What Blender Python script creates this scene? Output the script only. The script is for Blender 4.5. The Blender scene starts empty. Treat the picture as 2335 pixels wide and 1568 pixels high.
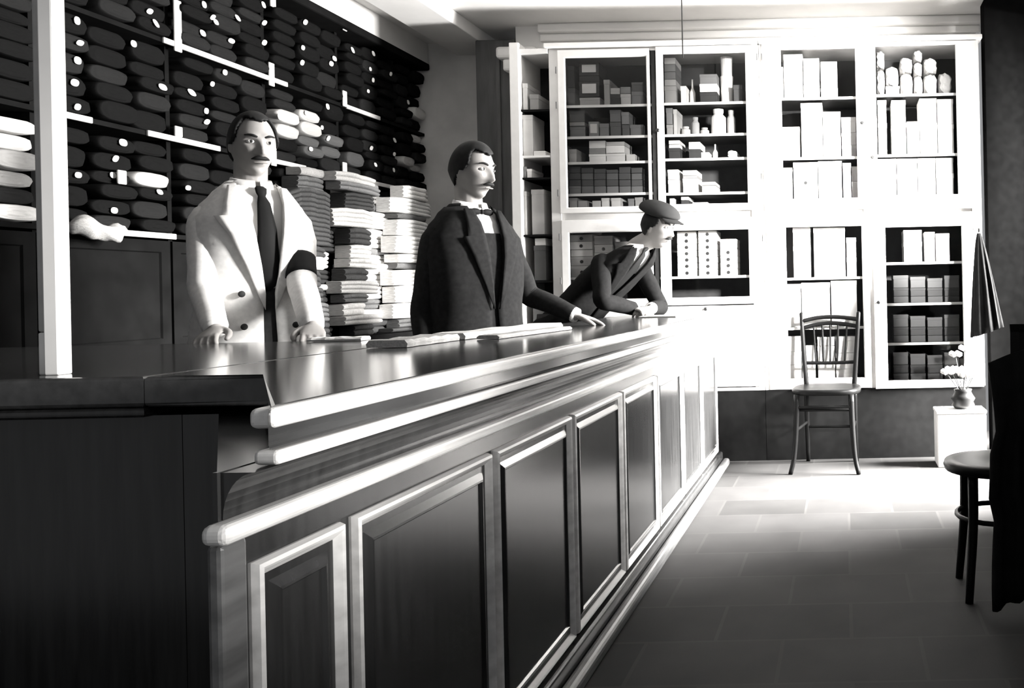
import bpy, bmesh, math, random
from mathutils import Vector, Matrix
random.seed(7)
SC = bpy.context.scene
COL = SC.collection

# ---------------------------------------------------------------- camera, light, exposure
F, OX, OY, H = 2000.0, 1925.0, 655.0, 1.08       # focal length and optical axis in photo pixels, eye height
ROLL = math.radians(1.2)
CR, SR = math.cos(ROLL), math.sin(ROLL)
cam_d = bpy.data.cameras.new('camera')
cam = bpy.data.objects.new('camera', cam_d); COL.objects.link(cam)
cam_d.sensor_fit = 'HORIZONTAL'; cam_d.sensor_width = 36.0
cam_d.lens = F * 36.0 / 2335.0
cam_d.shift_x = (1167.5 - OX) / 2335.0
cam_d.shift_y = (OY - 784.0) / 2335.0
cam_d.clip_start = 0.05
cam.matrix_world = Matrix(((CR, SR, 0, 0), (0, 0, -1, 0), (-SR, CR, 0, H), (0, 0, 0, 1)))
SC.camera = cam

world = bpy.data.worlds.new('world'); SC.world = world; world.use_nodes = True
bg = world.node_tree.nodes['Background']
bg.inputs[0].default_value = (0.97, 0.98, 1.0, 1); bg.inputs[1].default_value = 0.3

def area(name, loc, aim, sx, sy, power, spread=180):
    d = bpy.data.lights.new(name, 'AREA'); d.shape = 'RECTANGLE'; d.size = sx; d.size_y = sy
    d.energy = power; d.spread = math.radians(spread); d.color = (1.0, 0.985, 0.965)
    o = bpy.data.objects.new(name, d); COL.objects.link(o); o.location = loc
    o.rotation_euler = (Vector(aim) - Vector(loc)).to_track_quat('-Z', 'Y').to_euler()
    return o
area('street_door_daylight', (2.6, 5.2, 1.5), (0.3, 5.2, 0.0), 1.3, 1.6, 1300, 64)
area('added_ceiling_fill', (1.75, 5.08, 1.3), (-2.0, 4.8, 2.9), 0.5, 0.8, 95, 74)  # added upward fill that brightens the ceiling and beam
area('shop_window_daylight', (1.75, 3.75, 2.05), (-2.3, 3.25, 1.25), 0.6, 1.1, 43, 46)
area('added_post_fill', (1.75, 1.05, 1.3), (-1.6, 1.5, 1.15), 0.6, 0.6, 10, 26)  # narrow lamp added to brighten the white post and near mouldings
area('sun_side_daylight', (2.7, 0.7, 2.35), (0.35, 5.5, 1.55), 0.6, 0.5, 160, 29)

SC.view_settings.view_transform = 'Standard'; SC.view_settings.look = 'None'
SC.view_settings.gamma = 1.0; SC.view_settings.use_curve_mapping = False
SC.view_settings.exposure = 0.0

# ---------------------------------------------------------------- helpers
def ray(px, py):
    dx, dy = px - OX, py - OY
    return (dx * CR - dy * SR, dx * SR + dy * CR)          # unrolled offsets: right, down
def onY(px, py, Y):                                         # point of the plane y=Y behind a photo pixel
    a, b = ray(px, py); return Vector((a * Y / F, Y, H - b * Y / F))
def onX(px, py, X):
    a, b = ray(px, py); Y = X * F / a; return Vector((X, Y, H - b * Y / F))
def onZ(px, py, Z):
    a, b = ray(px, py); Y = (H - Z) * F / b; return Vector((a * Y / F, Y, Z))

MATS = {}
def mat(name, c, rough=0.6, spec=0.3, var=0.12, scale=18.0, stretch=(1, 1, 1), bump=0.0, sheen=0):
    if name in MATS: return MATS[name]
    if not isinstance(c, (tuple, list)):
        c = (c, c * 0.985, c * 0.965) if c > 0.25 else (c, c, c)
    m = bpy.data.materials.new(name); m.use_nodes = True; nt = m.node_tree
    b = nt.nodes['Principled BSDF']
    b.inputs['Roughness'].default_value = rough
    b.inputs['Specular IOR Level'].default_value = spec
    tc = nt.nodes.new('ShaderNodeTexCoord'); mp = nt.nodes.new('ShaderNodeMapping')
    mp.inputs['Scale'].default_value = stretch
    nz = nt.nodes.new('ShaderNodeTexNoise'); nz.inputs['Scale'].default_value = scale; nz.inputs['Detail'].default_value = 5
    cr = nt.nodes.new('ShaderNodeValToRGB')
    cr.color_ramp.elements[0].position = 0.3; cr.color_ramp.elements[1].position = 0.7
    cr.color_ramp.elements[0].color = [x * (1 - var) for x in c] + [1]
    cr.color_ramp.elements[1].color = [min(1, x * (1 + var)) for x in c] + [1]
    L = nt.links.new
    L(tc.outputs['Object'], mp.inputs['Vector']); L(mp.outputs['Vector'], nz.inputs['Vector'])
    L(nz.outputs['Fac'], cr.inputs['Fac']); L(cr.outputs['Color'], b.inputs['Base Color'])
    if bump:
        bp = nt.nodes.new('ShaderNodeBump'); bp.inputs['Strength'].default_value = bump; bp.inputs['Distance'].default_value = 0.01
        L(nz.outputs['Fac'], bp.inputs['Height']); L(bp.outputs['Normal'], b.inputs['Normal'])
    MATS[name] = m
    return m

WHITE = mat('white_paint', 0.80, 0.5, 0.3, 0.03)
PLASTER = mat('white_plaster', 0.82, 0.85, 0.1, 0.05, 4)
GREYWALL = mat('grey_wall_paint', 0.72, 0.8, 0.1, 0.12, 5)
DARKWOOD = mat('dark_varnished_wood', 0.02, 0.2, 0.45, 0.35, 9, (6, 6, 0.5))
COUNTERTOP = mat('polished_counter_wood', 0.035, 0.13, 0.5, 0.3, 7, (6, 0.5, 6))
MOULD_LIT = mat('moulding_painted_highlight', 0.6, 0.28, 1.0, 0.2, 9, (4, 0.6, 4))  # pale base colour paints in the highlights along the counter mouldings
PLINTH = mat('black_plinth_paint', 0.009, 0.7, 0.04, 0.2)
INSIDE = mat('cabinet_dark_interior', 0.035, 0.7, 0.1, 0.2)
SHELFDARK = mat('shelving_dark_wood', 0.009, 0.8, 0.0, 0.2, 9)
EDGE = mat('pale_shelf_edge', 0.62, 0.6, 0.2, 0.12, 14)
BLACK = mat('black_iron', 0.015, 0.35, 0.4, 0.1)
BENTWOOD = mat('black_bentwood', 0.005, 0.35, 0.08, 0.15)
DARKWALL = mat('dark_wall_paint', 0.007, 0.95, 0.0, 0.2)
TAG = mat('white_paper_tag', 0.85, 0.7, 0.1, 0.02)
DOT = mat('dark_print', 0.03, 0.7, 0.1, 0.05)
def tone(t, kind='card'):
    q = round(t * 20) / 20 if t > 0.12 else round(t * 50) / 50
    q = max(q, 0.01)
    if kind == 'card': return mat('card_tone_%d' % round(q * 100), q * 0.92, 0.75, 0.12, 0.07, 11)
    return mat('cloth_tone_%d' % round(q * 100), q * 0.9, 0.95, 0.0, 0.2, 30, (1, 5, 8), 0.25)

def link(name, me, parent=None, loc=None):
    o = bpy.data.objects.new(name, me); COL.objects.link(o)
    if parent: o.parent = parent
    if loc is not None: o.location = loc
    return o
def obj(name, bm, m, parent=None, loc=None, smooth=False):
    bmesh.ops.recalc_face_normals(bm, faces=bm.faces)
    me = bpy.data.meshes.new(name); bm.to_mesh(me); bm.free()
    for x in (m if isinstance(m, (list, tuple)) else [m]): me.materials.append(x)
    if smooth: me.shade_smooth()
    return link(name, me, parent, loc)
def tag(o, label, cat, group=None, kind=None):
    o['label'] = label; o['category'] = cat
    if group: o['group'] = group
    if kind: o['kind'] = kind
    return o
def struct(o, kind='structure'):
    o['kind'] = kind; return o
def thing(name, label, cat, loc=(0, 0, 0), rz=0, group=None):
    o = bpy.data.objects.new(name, None); COL.objects.link(o); o.empty_display_size = 0.1
    o.location = loc; o.rotation_euler = (0, 0, rz)
    return tag(o, label, cat, group)

def box(bm, x0, x1, y0, y1, z0, z1, bev=0.0, seg=2):
    vs = [bm.verts.new((x, y, z)) for x in (x0, x1) for y in (y0, y1) for z in (z0, z1)]
    fs = [(0, 1, 3, 2), (4, 6, 7, 5), (0, 4, 5, 1), (2, 3, 7, 6), (0, 2, 6, 4), (1, 5, 7, 3)]
    ff = [bm.faces.new([vs[i] for i in f]) for f in fs]
    if bev:
        es = list({e for f in ff for e in f.edges})
        bmesh.ops.bevel(bm, geom=es, offset=bev, segments=seg, affect='EDGES', profile=0.5)
    return bm
def mbox(*a, **k):
    return box(bmesh.new(), *a, **k)
def loft(bm, rings, close=True, cap=True):
    vr = [[bm.verts.new(p) for p in r] for r in rings]
    n = len(rings[0])
    for a, b in zip(vr, vr[1:]):
        for i in range(n if close else n - 1):
            j = (i + 1) % n
            bm.faces.new((a[i], a[j], b[j], b[i]))
    if cap and close:
        bm.faces.new(vr[0][::-1]); bm.faces.new(vr[-1])
    return bm
def catmull(P, n=6):
    P = [Vector(p) for p in P]; Q = [P[0] * 2 - P[1]] + P + [P[-1] * 2 - P[-2]]; out = []
    for i in range(1, len(Q) - 2):
        for k in range(n):
            t = k / n; a, b, c, d = Q[i - 1], Q[i], Q[i + 1], Q[i + 2]
            out.append(0.5 * ((2 * b) + (c - a) * t + (2 * a - 5 * b + 4 * c - d) * t * t + (3 * b - a - 3 * c + d) * t ** 3))
    out.append(P[-1]); return out
def tube(bm, P, R, n=12, smoothn=0, squash=1.0, up=(0, 0, 1), roundcap=True):
    P = [Vector(p) for p in P]
    if not isinstance(R, (list, tuple)): R = [R] * len(P)
    if smoothn:
        RR = catmull([(r, 0, 0) for r in R], smoothn); P = catmull(P, smoothn); R = [max(r.x, 1e-4) for r in RR]
    else: R = list(R)
    if roundcap:
        d0 = (P[0] - P[1]).normalized(); d1 = (P[-1] - P[-2]).normalized()
        P = [P[0] + d0 * R[0] * 0.7, P[0] + d0 * R[0] * 0.4] + P + [P[-1] + d1 * R[-1] * 0.4, P[-1] + d1 * R[-1] * 0.7]
        R = [R[0] * 0.4, R[0] * 0.8] + R + [R[-1] * 0.8, R[-1] * 0.4]
    rings = []; u = Vector(up)
    for i, p in enumerate(P):
        t = (P[min(i + 1, len(P) - 1)] - P[max(i - 1, 0)]).normalized()
        s = t.cross(u)
        if s.length < 1e-3: s = t.cross(Vector((1, 0.1, 0)))
        s.normalize(); w = s.cross(t).normalized()
        u = w
        rings.append([p + (s * math.cos(2 * math.pi * k / n) + w * math.sin(2 * math.pi * k / n) * squash) * R[i] for k in range(n)])
    return loft(bm, rings)
def lathe(bm, prof, n=24, c=(0, 0, 0), sy=1.0):
    return loft(bm, [[(c[0] + r * math.cos(2 * math.pi * k / n), c[1] + sy * r * math.sin(2 * math.pi * k / n), c[2] + z) for k in range(n)] for r, z in prof])
def prism(bm, poly, z0, z1, bev=0.0, seg=3, bevz=None):
    a = [bm.verts.new((x, y, z0)) for x, y in poly]; b = [bm.verts.new((x, y, z1)) for x, y in poly]
    n = len(poly); bot = bm.faces.new(a[::-1]); top = bm.faces.new(b)
    for i in range(n): bm.faces.new((a[i], a[(i + 1) % n], b[(i + 1) % n], b[i]))
    if bev: bmesh.ops.bevel(bm, geom=list(top.edges) + list(bot.edges), offset=bev, segments=seg, affect='EDGES', profile=0.5)
    return bm
def ellipsoid(bm, c, r, sub=3, rot=None):
    res = bmesh.ops.create_icosphere(bm, subdivisions=sub, radius=1.0)
    M = Matrix.Translation(c) @ (rot.to_4x4() if rot else Matrix.Identity(4)) @ Matrix.Diagonal((*r, 1))
    bmesh.ops.transform(bm, matrix=M, verts=res['verts'])
    return res['verts']
def poly_off(P, e):                                          # shrink a counter-clockwise polygon by e
    out = []; n = len(P)
    for i in range(n):
        p0, p1, p2 = Vector(P[i - 1]), Vector(P[i]), Vector(P[(i + 1) % n])
        d1 = (p1 - p0).normalized(); d2 = (p2 - p1).normalized()
        n1 = Vector((-d1.y, d1.x)); n2 = Vector((-d2.y, d2.x))
        k = n1 + n2; k = k / max(0.2, (1 + n1.dot(n2)))
        out.append(tuple(p1 + k * e))
    return out
def frame_loops(bm, fn, a0, a1, b0, b1, prof, cap=True):     # nested rectangles; fn(a,b,h) -> point
    rings = []
    for ins, h in prof:
        rings.append([fn(a0 + ins, b0 + ins, h), fn(a1 - ins, b0 + ins, h), fn(a1 - ins, b1 - ins, h), fn(a0 + ins, b1 - ins, h)])
    return loft(bm, rings, cap=cap)
ORD = ['first', 'second', 'third', 'fourth', 'fifth', 'sixth', 'seventh', 'eighth', 'ninth', 'tenth', 'eleventh', 'twelfth']

# ---------------------------------------------------------------- the room
YB, YC, ZC = 5.97, 5.52, 2.9            # back wall, cabinet fronts, ceiling
def floor_mat():
    m = bpy.data.materials.new('stone_floor_tiles'); m.use_nodes = True; nt = m.node_tree; b = nt.nodes['Principled BSDF']
    tc = nt.nodes.new('ShaderNodeTexCoord'); br = nt.nodes.new('ShaderNodeTexBrick'); nz = nt.nodes.new('ShaderNodeTexNoise')
    br.offset = 0.5; br.inputs['Scale'].default_value = 1.0; br.inputs['Brick Width'].default_value = 0.42; br.inputs['Row Height'].default_value = 0.3
    br.inputs['Mortar Size'].default_value = 0.006; br.inputs['Color1'].default_value = (0.046, 0.045, 0.0445, 1)
    br.inputs['Color2'].default_value = (0.034, 0.0335, 0.033, 1); br.inputs['Mortar'].default_value = (0.05, 0.049, 0.048, 1)
    nz.inputs['Scale'].default_value = 3.0; nz.inputs['Detail'].default_value = 8
    mx = nt.nodes.new('ShaderNodeMix'); mx.data_type = 'RGBA'; mx.blend_type = 'MULTIPLY'; mx.inputs[0].default_value = 0.55
    L = nt.links.new
    L(tc.outputs['Object'], br.inputs['Vector']); L(tc.outputs['Object'], nz.inputs['Vector'])
    L(br.outputs['Color'], mx.inputs[6]); L(nz.outputs['Fac'], mx.inputs[7]); L(mx.outputs[2], b.inputs['Base Color'])
    b.inputs['Roughness'].default_value = 0.7; b.inputs['Specular IOR Level'].default_value = 0.04
    return m
struct(obj('floor', mbox(-3.7, 1.45, 0.2, 6.5, -0.1, 0), floor_mat()))
struct(obj('ceiling', mbox(-3.7, 1.45, 0.2, 6.5, ZC, ZC + 0.12), PLASTER))
struct(obj('wall_left', mbox(-3.7, -3.52, 0.2, 6.5, 0, ZC), DARKWALL))
struct(obj('wall_back', mbox(-2.2, 0.93, YB, YB + 0.15, 0, ZC), PLASTER))
struct(obj('wall_back_right', mbox(0.93, 1.3, 5.6, 5.75, 0, ZC), DARKWALL))
struct(obj('wall_back_left', mbox(-3.52, -2.2, 6.33, 6.48, 0, ZC), GREYWALL))
wr = bmesh.new()                                              # right wall with the street door and the shop window left open
box(wr, 1.3, 1.45, 5.45, 5.75, 0, ZC); box(wr, 1.3, 1.45, 4.3, 5.45, 2.78, ZC); box(wr, 1.3, 1.45, 3.95, 4.3, 0, ZC)
box(wr, 1.3, 1.45, 0.5, 3.95, 0, 0.9); box(wr, 1.3, 1.45, 0.5, 3.95, 2.78, ZC); box(wr, 1.3, 1.45, 0.2, 0.5, 0, ZC)
struct(obj('wall_right', wr, DARKWALL))
struct(obj('trim_1', mbox(-2.76, -2.45, 0.2, 6.33, 2.81, ZC, bev=0.006), PLASTER))       # ceiling beam
pil = bmesh.new(); box(pil, -2.47, -2.2, 5.95, 6.33, 0, 2.81, bev=0.01); box(pil, -2.33, -2.3, 5.935, 5.95, 0.1, 2.7, bev=0.005)
struct(obj('trim_5', mbox(-3.519, -2.965, 1.98, 6.32, 2.751, ZC), PLASTER))
struct(obj('trim_2', pil, mat('brown_pilaster_paint', 0.085, 0.6, 0.2, 0.2, 6, (4, 4, 0.6))))
cp = bmesh.new(); box(cp, -2.30, -2.03, 5.86, 5.97, 2.66, 2.74, bev=0.02); box(cp, -2.26, -2.03, 5.88, 5.97, 2.58, 2.66, bev=0.015)
struct(obj('trim_3', cp, WHITE))
cn = bmesh.new(); box(cn, -2.03, 0.98, 5.9, YB, 2.84, ZC, bev=0.012); box(cn, -2.03, 0.96, 5.94, YB, 2.79, 2.84, bev=0.01)
struct(obj('trim_4', cn, PLASTER))

# ---------------------------------------------------------------- the counter
XF = -0.751; ZT = 0.94
TOP = [(XF, 1.138), (XF, 5.44), (-1.32, 5.44), (-1.32, 1.65), (-1.087, 1.65)]
RET = [(-1.3215, 1.65), (-1.3215, 2.9), (-2.85, 2.9), (-2.85, 1.65)]
XB = -0.80
BODY = [(XB, 1.112), (XB, 5.42), (-1.28, 5.42), (-1.28, 1.69), (-1.21, 1.69)]
ct = thing('shop_counter', 'long dark varnished shop counter with panelled front and polished overhanging top', 'counter', (-1.0, 3.0, 0))
def cobj(name, bm, m, parent=ct, smooth=False):
    bmesh.ops.translate(bm, verts=bm.verts, vec=(1.0, -3.0, 0)); return obj(name, bm, m, parent, smooth=smooth)
rt = thing('return_counter', 'dark short counter joining the long counter at its near left end', 'counter', (-1.0, 3.0, 0))
cobj('countertop', prism(bmesh.new(), RET, 0.882, ZT, 0.008, 3), COUNTERTOP, rt)
cobj('bead_moulding', prism(bmesh.new(), poly_off(RET, 0.001), 0.862, 0.8815, 0.0085, 4), DARKWOOD, rt)
cobj('body', prism(bmesh.new(), [(-1.2815, 1.69), (-1.2815, 2.86), (-2.81, 2.86), (-2.81, 1.69)], 0.0, 0.8615), DARKWOOD, rt)
cobj('countertop', prism(bmesh.new(), TOP, 0.882, ZT, 0.008, 3), COUNTERTOP)
cobj('edge_highlight_strip', mbox(XF - .03, XF + .006, 1.142, 5.435, 0.911, 0.938, bev=0.009, seg=4), MOULD_LIT)  # pale strip added as a painted highlight on the rounded top edge
cobj('bead_moulding', mbox(XF - .03, XF + .005, 1.15, 5.435, 0.862, 0.8815, bev=0.007, seg=4), MOULD_LIT)
cobj('body', prism(bmesh.new(), BODY, 0.0, 0.8615), DARKWOOD)
cv = bmesh.new()                                              # curved cove under the top, front run only
rings = []
for y in (1.118, 5.40):
    rings.append([(XB - 0.01, y, 0.80)] + [(XB + 0.002 + 0.042 * (1 - math.cos(t * math.pi / 16)), y, 0.80 + 0.06 * math.sin(t * math.pi / 16)) for t in range(9)] + [(XB - 0.01, y, 0.8605)])
loft(cv, rings)
cobj('cove_moulding', cv, DARKWOOD)
cobj('band_moulding', mbox(XB - 0.01, XB + 0.026, 1.09, 5.41, 0.772, 0.799, bev=0.011, seg=4), MOULD_LIT)
pl = bmesh.new(); box(pl, XB - 0.01, XB + 0.03, 1.10, 5.415, 0.0, 0.085, bev=0.01, seg=3)
cobj('plinth', pl, DARKWOOD)
cobj('plinth_step', mbox(XB + 0.0305, XB + 0.072, 1.10, 5.415, 0.0, 0.045, bev=0.015, seg=3), mat('paler_counter_wood', .09, .3, .5, .4, 9, (4, .6, 4)))  # step toned paler than the plinth behind it
def counter_panel(y0, y1):
    fn = lambda a, b, h: (XB + h, a, b)
    p = cobj('panel', frame_loops(bmesh.new(), fn, y0 + 0.022, y1 - 0.022, 0.117, 0.708,
             [(0, -0.02), (0, 0.004), (0.012, 0.004), (0.026, 0.012), (0.03, 0.0125), (0.034, 0.007)]), DARKWOOD)
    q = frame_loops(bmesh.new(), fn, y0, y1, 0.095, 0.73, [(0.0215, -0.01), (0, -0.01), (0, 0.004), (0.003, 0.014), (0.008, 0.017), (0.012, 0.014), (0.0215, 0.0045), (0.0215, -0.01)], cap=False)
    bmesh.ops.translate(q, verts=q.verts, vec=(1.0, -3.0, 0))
    obj('panel_moulding', q, MOULD_LIT, p)
counter_panel(1.165, 1.372)
for k in range(7): counter_panel(1.402 + 0.565 * k, 1.402 + 0.565 * k + 0.54)
cobj('corner_post', mbox(XB - 0.012, XB + 0.008, 1.105, 1.155, 0.09, 0.77, bev=0.006), mat('paler_counter_wood', .09))

# white post standing on the near return of the counter
pc = onY(113, 400, 1.74)
t = thing('display_post', 'tall white square post standing on the near end of the counter', 'post', (pc.x, 1.74, ZT))
pb = bmesh.new(); box(pb, -0.005, 0.024, -0.016, 0.016, 0.0, ZC - ZT, bev=0.003)
obj('shaft', pb, WHITE, t)
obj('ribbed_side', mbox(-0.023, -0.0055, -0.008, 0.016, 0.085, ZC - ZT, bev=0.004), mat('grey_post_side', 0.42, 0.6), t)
obj('base_block', mbox(-0.021, -0.0055, -0.010, 0.016, 0, 0.084, bev=0.003), WHITE, t)

# ---------------------------------------------------------------- white glazed cabinets on the back wall
def glass_mat():
    m = bpy.data.materials.new('clear_pane_glass'); m.use_nodes = True; nt = m.node_tree
    nt.nodes.remove(nt.nodes['Principled BSDF'])
    tr = nt.nodes.new('ShaderNodeBsdfTransparent'); gl = nt.nodes.new('ShaderNodeBsdfGlossy'); gl.inputs['Roughness'].default_value = 0.03
    fr = nt.nodes.new('ShaderNodeFresnel'); fr.inputs['IOR'].default_value = 1.25; mx = nt.nodes.new('ShaderNodeMixShader')
    L = nt.links.new; L(fr.outputs[0], mx.inputs[0]); L(tr.outputs[0], mx.inputs[1]); L(gl.outputs[0], mx.inputs[2])
    L(mx.outputs[0], nt.nodes['Material Output'].inputs['Surface'])
    return m
GLASS = glass_mat()
DEP = 0.40
def rect(x0, y0, x1, y1, Y):                                  # photo rectangle -> (X0, X1, Z0, Z1) on plane Y
    c = onY((x0 + x1) / 2, (y0 + y1) / 2, Y); w = (x1 - x0) * Y / F / 2; h = (y1 - y0) * Y / F / 2
    return c.x - w, c.x + w, c.z - h, c.z + h
def build_unit(name, label, X0, X1, Z0, Z1, doors, shelves, divs):
    t = thing(name, label, 'cabinet', ((X0 + X1) / 2, YC, 0)); ox = (X0 + X1) / 2
    def P(nm, bm, m, parent=t):
        bmesh.ops.translate(bm, verts=bm.verts, vec=(-ox, -YC, 0)); return obj(nm, bm, m, parent)
    P('plinth', mbox(X0, X1, YC + 0.012, YC + DEP, 0, Z0), PLINTH)
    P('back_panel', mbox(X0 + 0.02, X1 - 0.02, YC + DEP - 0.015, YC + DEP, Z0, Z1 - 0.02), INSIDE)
    b = bmesh.new(); box(b, X0, X0 + 0.02, YC + 0.022, YC + DEP, Z0, Z1); box(b, X1 - 0.02, X1, YC + 0.022, YC + DEP, Z0, Z1)
    box(b, X0 + 0.02, X1 - 0.02, YC + 0.022, YC + DEP, Z1 - 0.02, Z1); box(b, X0 + 0.02, X1 - 0.02, YC + 0.022, YC + DEP, Z0, Z0 + 0.02)
    P('carcass', b, WHITE)
    for dx, z0, z1 in divs:
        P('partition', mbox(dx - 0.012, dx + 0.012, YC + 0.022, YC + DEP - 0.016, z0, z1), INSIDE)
    for sx0, sx1, sz in shelves:
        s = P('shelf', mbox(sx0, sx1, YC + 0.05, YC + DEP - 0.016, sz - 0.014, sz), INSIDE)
        e = mbox(sx0, sx1, YC + 0.044, YC + 0.0495, sz - 0.015, sz + 0.001); bmesh.ops.translate(e, verts=e.verts, vec=(-ox, -YC, 0))
        obj('shelf_edge', e, WHITE, s)
    for (dx0, dx1, dz0, dz1, gx0, gx1, gz0, gz1, knobs, hinges) in doors:
        b = bmesh.new(); y0, y1 = YC, YC + 0.02
        fn = lambda a, bb, h: (a, h, bb)
        R = lambda x0, x1, z0, z1, h: [(x0, h, z0), (x1, h, z0), (x1, h, z1), (x0, h, z1)]
        if gx0 is None:
            loft(b, [R(dx0, dx1, dz0, dz1, y1), R(dx0, dx1, dz0, dz1, y0), R(dx0 + .05, dx1 - .05, dz0 + .05, dz1 - .05, y0), R(dx0 + .055, dx1 - .055, dz0 + .055, dz1 - .055, y0 + .006)])
        else:
            loft(b, [R(dx0, dx1, dz0, dz1, y1), R(dx0, dx1, dz0, dz1, y0 + .002), R(dx0 + .002, dx1 - .002, dz0 + .002, dz1 - .002, y0),
                     R(gx0 - .006, gx1 + .006, gz0 - .006, gz1 + .006, y0), R(gx0, gx1, gz0, gz1, y0 + .006), R(gx0, gx1, gz0, gz1, y1), R(dx0, dx1, dz0, dz1, y1)], cap=False)
        d = P('door' if gx0 is not None else 'drawer_front', b, WHITE)
        if gx0 is not None: P('glass_pane', mbox(gx0 + .0005, gx1 - .0005, y0 + .010, y0 + .013, gz0 + .0005, gz1 - .0005), GLASS, d)
        for kx, kz in knobs:
            k = bmesh.new(); lathe(k, [(.005, 0), (.005, .008), (.011, .012), (.012, .018), (.007, .024)], 14)
            bmesh.ops.rotate(k, verts=k.verts, matrix=Matrix.Rotation(math.radians(90), 3, 'X')); bmesh.ops.translate(k, verts=k.verts, vec=(kx, y0, kz))
            P('knob', k, BLACK, d)
        for kx, kz in hinges:
            P('hinge', mbox(kx - .004, kx + .004, y0 - .006, y0, kz - .022, kz + .022, bev=.002), mat('dull_metal', 0.12, 0.4), d)
    return t, P
zt = onY(1740, 100, YC).z                                     # cabinet top
zb = onY(1740, 890, YC).z
def dx(px, py=300): return onY(px, py, YC).x
def dz(py, px=1740): return onY(px, py, YC).z
A0, A1, B0, B1 = dx(1252), dx(1732), dx(1733), dx(2236)
def door(px0, py0, px1, py1, g, knobs=(), hinges=()):
    X0, X1, Z0, Z1 = rect(px0, py0, px1, py1, YC)
    G = rect(*g, YC) if g else (None,) * 4
    return (X0, X1, Z0, Z1, *G, [(onY(*k, YC).x, onY(*k, YC).z) for k in knobs], [(onY(*k, YC).x, onY(*k, YC).z) for k in hinges])
OPEN = {   # glazed openings in photo pixels
 'A1': (1291, 130, 1476, 471), 'A2': (1514, 121, 1702, 464), 'A3': (1299, 529, 1476, 682), 'A4': (1530, 524, 1708, 677),
 'B1': (1783, 111, 1953, 452), 'B2': (1999, 103, 2182, 444), 'B3': (1795, 516, 1968, 862), 'B4': (2022, 516, 2196, 866)}
def zs(op, py): g = OPEN[op]; return onY((g[0] + g[2]) / 2, py, YC + 0.06).z
SH = {'A1': [240, 311, 369, 441, 473], 'A2': [234, 306, 361, 439, 467], 'A3': [631, 684], 'A4': [629, 680],
      'B1': [223, 359, 454], 'B2': [215, 352, 446], 'B3': [632, 745, 864], 'B4': [597, 690, 780, 868]}
amid, bmid = dx(1490), dx(1977)
def shelf_rows(ops, x0, x1):
    out = []
    for op in ops:
        for py in SH[op][:-1] if op not in ('A1', 'A2', 'B1', 'B2') else SH[op]:
            out.append((x0, x1, zs(op, py)))
    return out
cabA, PA = build_unit('glazed_cabinet', 'white cabinet with glazed doors behind the cap-wearing man, nearest the pilaster', A0, A1, zb, zt,
    [door(1274, 112, 1483, 484, OPEN['A1'], [], [(1268, 160), (1269, 240), (1273, 440)]), door(1498, 104, 1721, 480, OPEN['A2'], [(1501, 298)], [(1726, 130), (1732, 400)]),
     door(1282, 500, 1489, 700, OPEN['A3'], [], [(1276, 540), (1279, 640)]), door(1506, 497, 1728, 694, OPEN['A4'], [], [(1734, 540)]),
     door(1285, 704, 1492, 884, None, []), door(1510, 697, 1732, 882, None, [(1610, 704)])],
    shelf_rows(['A1', 'A3'], A0 + .021, amid - .013) + shelf_rows(['A2', 'A4'], amid + .013, A1 - .021), [(amid, zb + .02, zt - .02)])
cabB, PB = build_unit('glazed_cabinet', 'white cabinet of glazed doors behind the bentwood chair, crammed with white boxes', B0, B1, zb, zt,
    [door(1740, 98, 1970, 478, OPEN['B1'], [(1966, 281)], [(1737, 130), (1742, 400)]), door(1978, 94, 2232, 476, OPEN['B2'], [(1990, 359)], []),
     door(1752, 488, 1984, 886, OPEN['B3'], [], [(1744, 540), (1748, 640)]), door(1993, 484, 2240, 884, OPEN['B4'], [(2003, 689)], [])],
    shelf_rows(['B1', 'B3'], B0 + .021, bmid - .013) + shelf_rows(['B2', 'B4'], bmid + .013, B1 - .021), [(bmid, zb + .02, zt - .02)])
# cornice on both units
b = mbox(A0 - .02, A1 - .001, YC - .02, YC + DEP, zt + .001, zt + .03, bev=.006); PA('cornice', b, WHITE)
b = mbox(B0 + .001, B1 + .02, YC - .02, YC + DEP, zt + .001, zt + .03, bev=.006); PB('cornice', b, WHITE)
# frame strips behind the doors close the gaps between them
for xx, w in ((A0 + .03, .03), (A1 - .03, .03)): PA('face_frame', mbox(xx - w, xx + w, YC + .0205, YC + .0415, zb, zt), WHITE)
for xx, w in ((B0 + .03, .03), (bmid, .03), (B1 - .03, .03)): PB('face_frame', mbox(xx - w, xx + w, YC + .0205, YC + .0415, zb, zt), WHITE)
for un, x0, x1, Pn in (('A', A0, A1, PA), ('B', B0, B1, PB)):
    b = bmesh.new(); zr = dz(487)
    box(b, x0 + .062, x1 - .062, YC + .042, YC + .0435, zr - .05, zr + .04); Pn('middle_rail', b, WHITE)

# narrow open shelf unit between pilaster and cabinets
L0, L1 = onY(1167, 400, YC).x, A0 - .002
op_t = thing('open_shelf', 'narrow open shelf unit with white jamb between pilaster and glazed cabinet', 'shelf', (L0, YC, 0))
def PL(nm, bm, m, parent=op_t):
    bmesh.ops.translate(bm, verts=bm.verts, vec=(-L0, -YC, 0)); return obj(nm, bm, m, parent)
PL('jamb', mbox(L0, L0 + .062, YC - .01, YC + DEP, 0, zt + .04, bev=.006), WHITE)
PL('back_panel', mbox(L0 + .063, L1, YC + DEP - .02, YC + DEP, 0, zt), INSIDE)
PL('top_board', mbox(L0 + .063, L1, YC, YC + DEP - .021, zt - .03, zt), WHITE)
lsh = [250, 355, 405, 535, 640, 745]
for py in lsh:
    z = onY(1220, py, YC + .02).z
    PL('shelf', mbox(L0 + .063, L1, YC + .01, YC + DEP - .021, z - .012, z), SHELFDARK if py != 355 else WHITE)

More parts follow.
